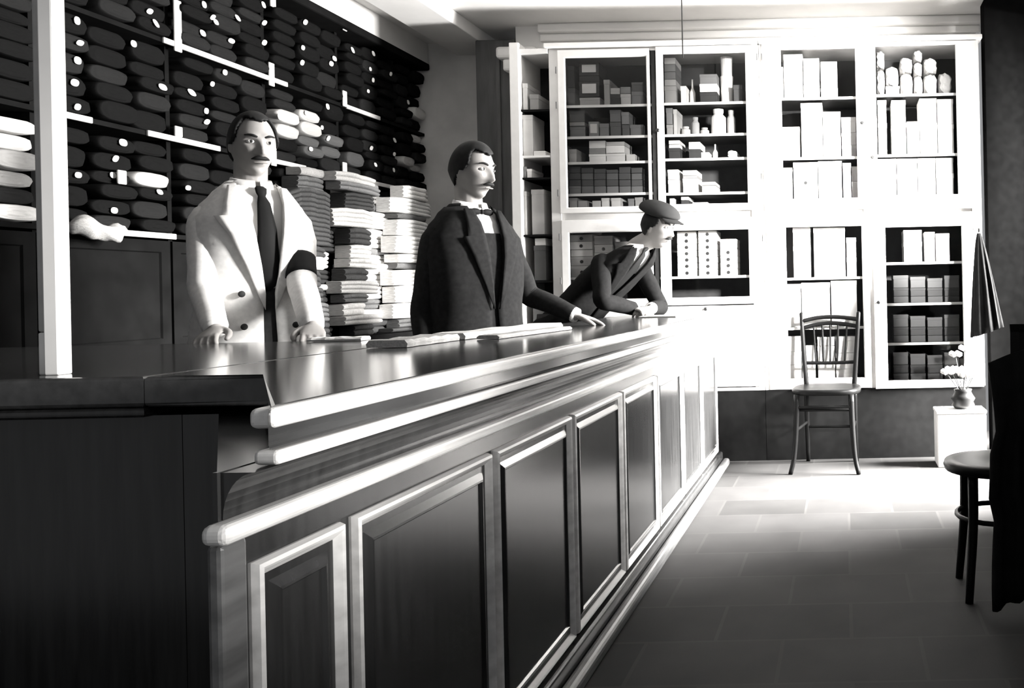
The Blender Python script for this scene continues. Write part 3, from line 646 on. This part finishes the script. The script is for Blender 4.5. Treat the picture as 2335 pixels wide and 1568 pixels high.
# coat hanging on the side of the cabinet
hk = onY(2232, 528, 5.30)
ctt = thing('hanging_coat', 'long dark coat hanging from a hook beside the right cabinet', 'coat', (hk.x, 5.30, hk.z))
b = bmesh.new(); rings = []
for i in range(16):
    u = i / 15; z = -.01 - u * .6; w = .012 + .085 * u ** .75; dd = .012 + .03 * min(1, u * 2)
    rings.append([(w * math.cos(a) * (1 + .10 * math.sin(5 * a + 1) * u) + .035 * u, dd * math.sin(a) * (1 + .45 * math.sin(9 * a + 2) * min(1, u * 2)), z + .03 * u * math.cos(a)) for a in [2 * math.pi * k / 56 for k in range(56)]])
obj('coat_cloth', loft(b, rings), mat('dark_coat_cloth', .009, .95, .0, .2, 20), ctt, smooth=True)
obj('hook', tube(bmesh.new(), [(0, .215, .03), (0, .02, .02), (0, 0, .0), (0, -.02, .015)], .006, 8, 3), BLACK, ctt)
# hanging electric cord
c = onY(1557, 132, 4.9)
tag(obj('electric_wire', tube(bmesh.new(), [(c.x, 4.9, c.z), (c.x, 4.9, ZC)], .0035, 8, roundcap=False), BLACK), 'thin black cord hanging from the ceiling before the second glass door', 'wire')

# ---------------------------------------------------------------- cloth and paper on the counter
def flat_cloth(ax, ay, bx, by, wid, th, t, label, name='cloth_length', cat='cloth', base=ZT):
    a, b = Vector((ax, ay, 0)), Vector((bx, by, 0)); d = (b - a); L = d.length; ang = math.atan2(d.y, d.x)
    bm = bmesh.new(); rings = []
    for i in range(13):
        x = L * i / 12; wv = wid * (1 + .06 * math.sin(i * 1.7))
        rings.append([(x, -wv / 2, 0), (x, -wv / 2 - .002, th * .5), (x, -wv / 2 + .006, th * (1 + .1 * math.sin(i * 2.1))), (x, wv / 2 - .006, th * (1 + .1 * math.sin(i * 1.3))), (x, wv / 2 + .002, th * .5), (x, wv / 2, 0)])
    loft(bm, rings); o = obj(name, bm, tone(t, 'cloth'), None, (a.x, a.y, base + .0015)); o.rotation_euler = (0, 0, ang); tag(o, label, cat); return o

# ---------------------------------------------------------------- people
SKIN = mat('skin', (.28, .269, .26), .55, .25, .06, 20)
HAIR = mat('black_hair', .014, .6, .12, .3, 40)
EYE = mat('eye_white', .55, .3, .4, .02)
SHIRT = mat('white_shirt', .82, .85, .1, .03)
LIGHTSUIT = mat('pale_suit_cloth', .74, .9, .1, .08, 60)
DARKSUIT = mat('black_suit_cloth', .018, .9, .05, .2, 60)
SUIT3 = mat('charcoal_suit_cloth', .009, .9, .04, .2, 60)
TROUS = mat('dark_trouser_cloth', .03, .9, .1, .15, 60)
TIE = mat('black_tie_silk', .01, .6, .06, .1)
SHOE = mat('black_shoe_leather', .02, .3, .5, .1)
def bake_remesh(bm, voxel, smooth_it=4):
    me = bpy.data.meshes.new('tmp'); bm.to_mesh(me); bm.free(); o = bpy.data.objects.new('tmp', me); COL.objects.link(o)
    r = o.modifiers.new('r', 'REMESH'); r.mode = 'VOXEL'; r.voxel_size = voxel
    s = o.modifiers.new('s', 'SMOOTH'); s.factor = .5; s.iterations = smooth_it
    dg = bpy.context.evaluated_depsgraph_get(); out = bpy.data.meshes.new_from_object(o.evaluated_get(dg))
    bpy.data.objects.remove(o); bpy.data.meshes.remove(me); out.shade_smooth(); return out
g = lambda v, c, s: math.exp(-((v - c) / s) ** 2)
def head_map(p, grow=0.0, feat=True):
    x, y, z = p
    X, Y, Z = x * (.0715 + grow), y * (.1 + grow), z * (.122 + grow)
    if y < 0: Y = -(abs(y) ** .82) * (.092 + grow)
    if z < 0:
        tt = -z; X *= 1 - .26 * tt ** 1.6
        Y *= (1 - .5 * tt) if y > 0 else (1 - .06 * tt)
    if feat and y < .15:
        f = 1.0 if y < -.1 else 0.4
        if Z > -.045: amp = max(0, min(1, (.028 - Z) / .055)) * .031
        else: amp = max(0, 1 - (-.045 - Z) / .012) * .012
        if -.034 > Z > -.046: amp *= max(.3, 1 - (-.034 - Z) / .02)
        Y -= f * amp * g(X, 0, .011 + .006 * g(Z, -.033, .012))
        for s in (-1, 1): Y += f * .015 * g(X, s * .031, .016) * g(Z, .012, .011)
        Y -= f * .009 * g(abs(X), .03, .024) * g(Z, .036, .009)
        Y -= f * .006 * g(abs(X), .043, .02) * g(Z, -.018, .02)
        Y -= f * (.007 * g(X, 0, .022) * g(Z, -.0585, .0055) + .007 * g(X, 0, .019) * g(Z, -.071, .006))
        Y += f * .004 * g(X, 0, .02) * g(Z, -.083, .006)
        Y -= f * .010 * g(X, 0, .022) * g(Z, -.102, .014)
        Y += f * .009 * g(abs(X), .05, .018) * g(Z, -.062, .025)
    return Vector((X, Y, Z))
def ik(S, T, l1, l2, pole):
    S, T = Vector(S), Vector(T); d = T - S; L = d.length
    if L > (l1 + l2) * .985: f = L / ((l1 + l2) * .985); l1 *= f; l2 *= f
    a = (l1 * l1 - l2 * l2 + L * L) / (2 * L); h = math.sqrt(max(0, l1 * l1 - a * a)); u = d / L
    p = Vector(pole); p = (p - u * p.dot(u)).normalized(); return S + u * a + p * h
def hand_bm(bm, W, fwd, nrm, side, k=1.0, curl=.5, spread=1.0):
    # W wrist, fwd to the fingers, nrm = back of the hand, side: direction of the thumb
    fwd = Vector(fwd).normalized(); nrm = Vector(nrm); nrm = (nrm - fwd * nrm.dot(fwd)).normalized(); th = fwd.cross(nrm).normalized()
    if th.dot(Vector(side)) < 0: th = -th
    C = lambda f, s, n: W + (fwd * f + th * s + nrm * n) * k
    rings = []
    for f, w, h in ((-.03, .026, .022), (.0, .028, .02), (.03, .036, .019), (.06, .041, .017), (.085, .041, .014), (.095, .036, .010)):
        rings.append([C(f, w * math.cos(2 * math.pi * q / 16), h * .75 * math.sin(2 * math.pi * q / 16)) for q in range(16)])
    loft(bm, rings)
    for i, (s, L) in enumerate(((.030, .070), (.010, .079), (-.010, .074), (-.029, .058))):
        b = Vector((.082, s, .0)); pts = [C(*b)]; ang = -.1; ds = s * .22 * spread
        p = b.copy()
        for seg, c in ((.45, curl * .5), (.31, curl), (.24, curl * .7)):
            ang -= c; st = L * seg; p = p + Vector((math.cos(ang) * st, ds * seg, math.sin(ang) * st)); pts.append(C(*p))
        tube(bm, pts, [.0095 * k, .009 * k, .0085 * k, .007 * k], 10, 3)
    tube(bm, [C(.015, .025, -.004), C(.04, .05, -.01), C(.065, .058, -.016), C(.085, .055, -.022)], [.013 * k, .012 * k, .0105 * k, .008 * k], 10, 3)
TZ = [(.70, .198, .135, .0), (.85, .20, .14, .0), (.95, .195, .135, .0), (1.08, .178, .125, -.005), (1.2, .185, .13, -.008), (1.33, .192, .132, -.006), (1.40, .182, .124, .0), (1.455, .150, .108, .006), (1.505, .108, .084, .012), (1.55, .07, .066, .016)]
def trow(z, k):
    z = z / k
    for a, b in zip(TZ, TZ[1:]):
        if z <= b[0]:
            u = max(0, (z - a[0]) / (b[0] - a[0])); u = u * u * (3 - 2 * u) if z > 1.4 else u
            return [k * (a[i] * (1 - u) + b[i] * u) for i in (1, 2, 3)]
    return [k * v for v in TZ[-1][1:]]
N_ = 2.35
def person(base, theta, Ht, label, jacket, lhand, rhand, lean=(0, 0), head_turn=0, head_tilt=0, gap=None, lapel=None, hem=.76, hands=None, polesL=(.6, .6, -.4), polesR=(-.6, .6, -.4),
           hairline=.072, cap=False, moustache=True, tie='long', band=False, buttons=(), vest=TROUS, vtop=1.14, breadth=1.0):
    k = Ht / 1.8
    root = thing('person', label, 'person', (base[0], base[1], 0), theta)
    Ri = Matrix.Rotation(-theta, 3, 'Z')
    W2L = lambda p: Ri @ (Vector(p) - Vector((base[0], base[1], 0)))
    def sh(p):                                                # lean the upper body from the hips
        p = Vector(p); u = max(0, p.z - .95 * k); return Vector((p.x + lean[0] * u, p.y + lean[1] * u, p.z - .5 * (lean[0] ** 2 + lean[1] ** 2) * u))
    def surf(x, z, off, back=False):
        hw, hd, yo = trow(z, k); hw = hw * breadth + off; hd += off
        q = max(0, 1 - min(1, abs(x) / hw) ** N_) ** (1 / N_)
        return (x, yo + (hd * q if back else -hd * q), z)
    def ring(z, off, n=40, a0=0, a1=2 * math.pi):
        hw, hd, yo = trow(z, k); hw = hw * breadth + off; hd += off; out = []
        for i in range(n):
            a = a0 + (a1 - a0) * i / (n - 1 if a1 - a0 < 6.28 else n); s, c = math.sin(a), -math.cos(a)
            out.append((hw * abs(s) ** (2 / N_) * (1 if s > 0 else -1), yo + hd * abs(c) ** (2 / N_) * (1 if c > 0 else -1), z))
        return out
    # joints
    S = {1: sh((.152 * k * breadth, .01, 1.395 * k)), -1: sh((-.152 * k * breadth, .01, 1.395 * k))}
    HW = {1: W2L(lhand), -1: W2L(rhand)}; E = {}
    E[1] = ik(S[1], HW[1], .285 * k, .25 * k, polesL); E[-1] = ik(S[-1], HW[-1], .285 * k, .25 * k, polesR)
    neck = sh((0, .018 * k, 1.52 * k)); hc = sh((0, -.012 * k, 1.685 * k))
    HR = Matrix.Rotation(head_turn, 3, 'Z') @ Matrix.Rotation(head_tilt, 3, 'X')
    hk_ = k * .99
    # body: one continuous surface
    bm = bmesh.new()
    r = bmesh.ops.create_icosphere(bm, subdivisions=5, radius=1.0)
    for v in r['verts']: v.co = hc + HR @ (head_map(v.co) * hk_)
    for s in (-1, 1):
        ec = hc + HR @ (Vector((s * .071, .012, .0)) * hk_)
        ellipsoid(bm, ec, (.009 * k, .02 * k, .031 * k), 3, HR @ Matrix.Rotation(s * .35, 3, 'Z'))
    tube(bm, [neck - Vector((0, 0, .06)), neck, hc + HR @ Vector((0, .02, -.06))], [.062 * k, .056 * k, .056 * k], 20, 4)
    loft(bm, [[sh(p) for p in ring(z * k, -.03)] for z in (.8, .95, 1.08, 1.2, 1.33, 1.42, 1.47, 1.51, 1.545)])
    for s in (-1, 1):
        tube(bm, [S[s] + Vector((-s * .06, 0, 0)), S[s], S[s].lerp(E[s], .5), E[s], E[s].lerp(HW[s], .5), HW[s]], [.036 * k, .042 * k, .039 * k, .035 * k, .031 * k, .026 * k], 14, 4)
        hd = (hands or {}).get(s, dict(fwd=HW[s] - E[s], nrm=(0, 0, 1)))
        fwd = Ri @ Vector(hd['fwd']) if 'world' in hd else Vector(hd['fwd']); nr = Ri @ Vector(hd['nrm']) if 'world' in hd else Vector(hd['nrm'])
        side = Ri @ Vector(hd['thumb']) if 'thumb' in hd else Vector((-s, 0, 0))
        hand_bm(bm, HW[s], fwd, nr, side, k * .98, hd.get('curl', .35))
        tube(bm, [(s * .09 * k, 0, .88 * k), (s * .095 * k, -.005, .5 * k), (s * .1 * k, .01, .07 * k)], [.075 * k, .05 * k, .035 * k], 12, 4)
        tube(bm, [(s * .1 * k, .01, .06 * k), (s * .115 * k, -.12 * k, .035 * k)], [.035 * k, .03 * k], 10)
    me = bake_remesh(bm, .0042, 1); me.name = 'body'; me.materials.append(SKIN)
    link('body', me, root)
    HP = lambda x, y, z: hc + HR @ (Vector((x, y, z)) * hk_)
    # eyes, brows, moustache, lips are read through small meshes
    for s in (-1, 1):
        b = bmesh.new(); ellipsoid(b, (0, 0, 0), (.0135, .011, .0075), 3)
        for v in b.verts: v.co = HP(s * .031 + v.co.x, -.0755 + v.co.y, .012 + v.co.z)
        e = obj('eye', b, EYE, root, smooth=True)
        b = bmesh.new(); ellipsoid(b, (0, 0, 0), (.006, .003, .006), 2)
        for v in b.verts: v.co = HP(s * .031 + v.co.x, -.0840 + v.co.y, .0125 + v.co.z)
        obj('iris', b, HAIR, e, smooth=True)
        P_ = []
        for u in (0, .33, .66, 1.0):
            x = s * (.014 + .036 * u); q = head_map(Vector((x / .0715, -1, .31)).normalized(), .0); P_.append(HP(x, q.y + .0035 - (0 if u < .5 else -.002), .031 + .006 * math.sin(u * 2.4)))
        obj('eyebrow', tube(bmesh.new(), P_, [.0042 * k, .005 * k, .0042 * k, .0025 * k], 8, 3), HAIR, root, smooth=True)
    if moustache:
        P_ = [HP(x, -.096 + 13 * x * x, -.0485 - 6 * x * x) for x in (-.030, -.02, -.008, .008, .02, .030)]
        obj('moustache', tube(bmesh.new(), P_, [.002 * k, .006 * k, .008 * k, .008 * k, .006 * k, .002 * k], 10, 3), HAIR, root, smooth=True)
    P_ = [HP(x, -.0935 + 7 * x * x, -.0655 - 1 * x * x) for x in (-.022, -.01, .0, .01, .022)]
    obj('lips', tube(bmesh.new(), P_, [.002, .003, .0035, .003, .002], 8, 3), mat('lip_skin', (.2, .19, .18), .5), root, smooth=True)
    # hair
    b = bmesh.new(); r = bmesh.ops.create_icosphere(b, subdivisions=5, radius=1.0); kill = []
    for v in r['verts']:
        p = head_map(v.co, 0, False); y = v.co.y
        line = hairline + .35 * abs(p.x) if y < -.35 else (.02 - (y + .35) * .09)
        if y < -.35 and abs(p.x) > .055: line = min(line, .06)
        if p.z < line: kill.append(v)
        q = head_map(v.co, .0105 + .004 * max(0, v.co.z), False); v.co = hc + HR @ (q * hk_)
    bmesh.ops.delete(b, geom=kill, context='VERTS')
    ho = obj('hair', b, HAIR, root, smooth=True); sm = ho.modifiers.new('s', 'SOLIDIFY'); sm.thickness = .010; sm.offset = -1
    if cap:
        b = bmesh.new(); ellipsoid(b, (0, 0, 0), (1, 1, 1), 4)
        for v in b.verts:
            x, y, z = v.co; z2 = z * .072 if z > 0 else z * .03
            v.co = HP(x * .112, y * .130 + .004, .088 + z2 + .018 * max(0, y) - .012 * max(0, -y))
        co = obj('cap', b, mat('dark_cap_cloth', .03, .9, .05), root, smooth=True)
        b = bmesh.new(); rr = []
        for u in range(5):
            a_ = [HP(math.sin(a) * .08, -.06 - math.cos(a) * (.03 + .018 * u), .078 - .006 * u - .012 * abs(math.sin(a))) for a in [(-1.3 + 2.6 * i / 14) for i in range(15)]]
            rr.append(a_)
        loft(b, rr, close=False); vo = obj('visor', b, mat('dark_cap_cloth', .03), co); sm = vo.modifiers.new('s', 'SOLIDIFY'); sm.thickness = .005
    # shirt, collar, tie
    b = bmesh.new(); loft(b, [[sh(p) for p in ring(z * k, -.004)] for z in (1.06, 1.15, 1.25, 1.35, 1.42, 1.47, 1.5, 1.53)]); so = obj('shirt', b, SHIRT, root, smooth=True)
    b = bmesh.new(); rr = []
    for z, rx, ry in ((1.505, .071, .072), (1.53, .068, .068), (1.558, .066, .064), (1.562, .0665, .066), (1.54, .073, .072), (1.512, .078, .08)):
        rr.append([sh((rx * k * math.sin(a), .012 * k - ry * k * math.cos(a), (z - .012 * math.cos(a)) * k)) for a in [.12 + (2 * math.pi - .24) * i / 35 for i in range(36)]])
    loft(b, rr, close=False); obj('collar', b, SHIRT, so, smooth=True)
    if tie == 'long':
        b = bmesh.new(); rr = []
        for z, w, o_ in ((1.528, .012, .012), (1.518, .02, .016), (1.5, .018, .016), (1.488, .013, .012), (1.46, .022, .01), (1.36, .032, .008), (1.24, .038, .008), (1.16, .036, .008), (1.13, .004, .006)):
            y = surf(0, z * k, o_ * k)[1]; y = min(y, -.06 * k) if z > 1.48 else y
            rr.append([sh((w * k * c, y - .006 * k * (1 - c * c), z * k)) for c in (-1, -.6, -.2, .2, .6, 1)])
        loft(b, rr, close=False); to = obj('necktie', b, TIE, root, smooth=True); sm = to.modifiers.new('s', 'SOLIDIFY'); sm.thickness = .004
    else:
        b = bmesh.new(); bc = sh((0, -.066 * k, 1.512 * k))
        for s in (-1, 1): ellipsoid(b, bc + Vector((s * .028, 0, 0)), (.026, .009, .014), 3)
        ellipsoid(b, bc, (.009, .011, .011), 2); obj('bow_tie', b, TIE, root, smooth=True)
    # jacket: open-fronted shell with sleeves
    gap = gap or [(hem, .05, .05), (.9, .03, .03), (1.08, .01, .01), (1.2, .03, .03), (1.35, .055, .055), (1.47, .07, .07), (1.53, .075, .075)]
    def gp(z, i):
        for a, c in zip(gap, gap[1:]):
            if z <= c[0]: u = max(0, (z - a[0]) / (c[0] - a[0])); return a[i] * (1 - u) + c[i] * u
        return gap[-1][i]
    b = bmesh.new(); rr = []
    zl = [hem + (1.535 - hem) * i / 30 for i in range(31)]
    for z in zl:
        off = (.016 + .012 * max(0, (1.1 - z))) * k; hw, hd, yo = trow(z * k, k); hw = hw * breadth + off
        al = math.asin(min(.95, (gp(z, 1) * k / hw)) ** (N_ / 2)); ar = math.asin(min(.95, (gp(z, 2) * k / hw)) ** (N_ / 2))
        rr.append([sh(p) for p in ring(z * k, off, 56, al, 2 * math.pi - ar)])
    loft(b, rr, close=False)
    for s in (-1, 1):
        inn = S[s] + Vector((-s * .08 * k, 0, .0)); P_ = [inn, S[s] + Vector((-s * .01, 0, .004)), S[s].lerp(E[s], .33), S[s].lerp(E[s], .7), E[s], E[s].lerp(HW[s], .35), E[s].lerp(HW[s], .93)]
        tube(b, P_, [.044 * k, .060 * k, .056 * k, .051 * k, .049 * k, .046 * k, .040 * k], 22, 5)
    jo = obj('jacket', b, jacket, root, smooth=True); sm = jo.modifiers.new('s', 'SOLIDIFY'); sm.thickness = .006; sm.offset = -1
    tx = bpy.data.textures.new('wrinkle', 'CLOUDS'); tx.noise_scale = .11; dm = jo.modifiers.new('d', 'DISPLACE'); dm.texture = tx; dm.strength = .010; dm.mid_level = .55; dm.texture_coords = 'LOCAL'
    for s in (-1, 1):                                         # shirt cuffs
        u = (HW[s] - E[s]).normalized(); obj('cuff', tube(bmesh.new(), [HW[s] - u * .035, HW[s] + u * .004], [.0365 * k, .035 * k], 18, roundcap=False), SHIRT, so, smooth=True)
    # lapels
    lap = lapel or [(1.10, .0), (1.2, .035), (1.32, .068), (1.40, .088), (1.401, .070), (1.46, .055), (1.52, .03)]
    for s in (-1, 1):
        b = bmesh.new(); rr = []
        for z, w in lap:
            g0 = gp(z, 1 if s > 0 else 2) - .002; row = []
            for j in range(6):
                x = (g0 + w * j / 5) * k; off = (.016 + .012 * max(0, 1.1 - z) + .012 * (1 - .25 * (j / 5))) * k
                q = surf(s * x, z * k, off); row.append(sh(q))
            rr.append(row)
        loft(b, rr, close=False); lo = obj('lapel', b, jacket, jo, smooth=True); sm = lo.modifiers.new('s', 'SOLIDIFY'); sm.thickness = .006; sm.offset = 0
    b = bmesh.new(); rr = []                                  # jacket collar round the neck
    for z, rx, ry in ((1.49, .098, .09), (1.53, .088, .082), (1.548, .082, .078), (1.535, .094, .09), (1.5, .108, .102)):
        rr.append([sh((rx * k * math.sin(a), .016 * k - ry * k * math.cos(a), z * k)) for a in [1.0 + (2 * math.pi - 2.0) * i / 29 for i in range(30)]])
    loft(b, rr, close=False); obj('jacket_collar', b, jacket, jo, smooth=True)
    for x, z in buttons:
        q = sh(surf(x * k, z * k, .026 * k + .012 * max(0, 1.1 - z) * k)); bb = bmesh.new(); ellipsoid(bb, q, (.012, .006, .012), 2); obj('button', bb, DOT, jo, smooth=True)
    if band:                                                  # dark mourning band on the left sleeve
        a0, a1 = S[1].lerp(E[1], .58), S[1].lerp(E[1], .86); obj('armband', tube(bmesh.new(), [a0, a0.lerp(a1, .5), a1], [.0555 * k, .0535 * k, .052 * k], 22, 3, roundcap=False), TIE, root, smooth=True)
    # waistcoat / trousers / shoes
    b = bmesh.new(); loft(b, [[sh(p) for p in ring(z * k, .002)] for z in (.8, .88, .96, 1.03, 1.09, 1.14) if z <= vtop] + ([[sh(p) for p in ring(z * k, .002)] for z in (1.2, 1.26, 1.32, 1.37, 1.42) if z <= vtop])); obj('waistcoat', b, vest, root, smooth=True)
    b = bmesh.new()
    for s in (-1, 1): tube(b, [(s * .092 * k, 0, .9 * k), (s * .098 * k, 0, .5 * k), (s * .1 * k, .008, .06 * k)], [.1 * k, .083 * k, .07 * k], 18, 5, roundcap=False)
    loft(b, [ring(z * k, -.004) for z in (.78, .86, .95, 1.0)]); obj('trousers', b, TROUS, root, smooth=True)
    for s in (-1, 1):
        b = bmesh.new(); ellipsoid(b, (s * .11 * k, -.055 * k, .04 * k), (.05 * k, .145 * k, .05 * k), 3)
        for v in b.verts: v.co.z = max(0.0, v.co.z)
        obj('shoe', b, SHOE, root, smooth=True)
    return root
# man in the pale suit behind the near return
person((-2.225, 3.31), math.radians(52), 1.77, 'person in pale double-breasted suit and black tie standing behind the near counter', LIGHTSUIT,
       lhand=(-1.85, 3.05, .985), rhand=(-2.12, 2.955, .985), head_turn=math.radians(-1), head_tilt=math.radians(4),
       gap=[(.76, .03, .03), (1.0, .022, .02), (1.12, .02, .018), (1.25, .036, .034), (1.4, .056, .056), (1.47, .066, .066), (1.53, .07, .07)],
       lapel=[(1.06, .0), (1.12, .025), (1.22, .05), (1.34, .08), (1.405, .105), (1.406, .082), (1.46, .062), (1.525, .03)],
       hands={1: dict(fwd=(.45, -.75, -.35), nrm=(.2, -.2, 1), world=1, thumb=(-.7, -.5, 0), curl=.55), -1: dict(fwd=(.25, -.85, -.3), nrm=(-.2, -.2, 1), world=1, thumb=(.8, 0, 0), curl=.55)},
       polesL=(.1, .6, -.4), polesR=(-.05, .3, -.6), band=True, buttons=[(.085, 1.0), (-.085, 1.0), (.09, 1.12), (-.09, 1.12)], hairline=.082)
# man in the black suit, hand reaching along the counter
person((-1.475, 3.49), math.radians(58), 1.675, 'person in black suit and bow tie reaching one hand along the counter', DARKSUIT,
       lhand=(-1.14, 3.72, .985), rhand=(-1.57, 3.30, .80), head_turn=math.radians(14), head_tilt=math.radians(5), tie='bow',
       hands={1: dict(fwd=(.75, .35, -.25), nrm=(0, 0, 1), world=1, thumb=(.3, -.8, 0), curl=.25), -1: dict(fwd=(.3, -.1, -1), nrm=(-.3, -1, 0), world=1, thumb=(1, .2, 0), curl=.3)},
       polesL=(.2, .8, -.4), polesR=(-.1, .5, 0), hairline=.066, vest=DARKSUIT, vtop=1.42, gap=[(.76, .03, .03), (1.0, .02, .02), (1.12, .012, .012), (1.25, .03, .03), (1.4, .045, .045), (1.47, .05, .05), (1.53, .062, .062)], breadth=1.06)
# man in the cap leaning on the far end of the counter
person((-1.58, 5.0), math.radians(58), 1.74, 'person in flat cap and dark suit leaning on the far end of the counter', SUIT3,
       lhand=(-1.09, 4.94, .985), rhand=(-1.17, 4.90, .985), lean=(.38, -.62), head_turn=math.radians(12), head_tilt=math.radians(12), cap=True,
       hands={1: dict(fwd=(-.3, -.8, -.1), nrm=(.3, .1, 1), world=1, thumb=(-.9, .2, .3), curl=.6), -1: dict(fwd=(.7, -.6, -.1), nrm=(0, 0, 1), world=1, thumb=(.6, .6, .3), curl=.5)},
       polesL=(1, .3, -.6), polesR=(-1, -.2, -.1), hem=.8, vest=SUIT3, vtop=1.32)

# goods lying on the counter
flat_cloth(-1.25, 2.76, -1.2, 3.55, .11, .02, .62, 'pale cloth length laid on counter in front of the black-suited man')
flat_cloth(-1.255, 2.40, -1.255, 2.72, .11, .02, .5, 'grey cloth length lying along counter under the black sleeve')
flat_cloth(-1.12, 2.75, -1.08, 3.35, .07, .012, .4, 'narrow grey cloth strip nearest the counter front edge')
flat_cloth(-1.73, 2.845, -1.56, 2.855, .06, .012, .75, 'white paper strip on counter beside the pale suit sleeve', 'paper_strip', 'paper')
tag(obj('paper_sheet', prism(bmesh.new(), [(-.1, -.12), (.1, -.13), (.12, .1), (-.09, .11)], 0, .006), tone(.85), None, (-1.0, 4.8, ZT + .0015)), 'white paper under the hands of the man in the cap', 'paper')

# unseen cloth-covered stand, added to shade the lower right cabinet
rk = thing('unseen_shade_stand', 'added unseen stand under dark cloth, shading the lower right cabinet', 'stand', (1.08, 3.85, 0))
b = bmesh.new(); rings = []
for i in range(14):
    u = i / 13; z = 1.62 * (1 - u) + .015; w = .05 + .15 * min(1, u * 6) ** .4; d = .03 + .10 * min(1, u * 4) ** .5
    rings.append([((w + .02 * u * math.sin(11 * a)) * math.cos(a), (d + .03 * u * math.sin(9 * a + 1)) * math.sin(a), z) for a in [2 * math.pi * k / 64 for k in range(64)]])
obj('cloth', loft(b, rings), mat('dark_coat_cloth', .009, .95, .0, .2, 20), rk, smooth=True)
obj('foot_bar', mbox(-.2, .2, -.02, .02, 0, .014), BLACK, rk)

# dark coat thrown over the round-seat chair
p = onZ(2242, 1055, .46)
b = bmesh.new(); rings = []
for i in range(12):
    u = i / 11; z = .80 * (1 - u) + .02; m = 30
    fr_ = [(p.x + .36 * j / m + .012 * math.sin(5 * u) - (.02 if .3 < u < .6 else 0), p.y - .16 - .02 * math.sin(j * 1.1) * min(1, u * 3) - .05 * min(1, u * 4), z + .05 * math.sin(j / m * 3)) for j in range(m + 1)]
    rings.append(fr_ + [(x, y + .012, zz) for x, y, zz in fr_[::-1]])
o = obj('draped_coat', loft(b, rings), mat('dark_coat_cloth', .009, .95, .0, .2, 20), smooth=True)
tag(o, 'dark coat hanging over the near side of the round-seat chair', 'coat')
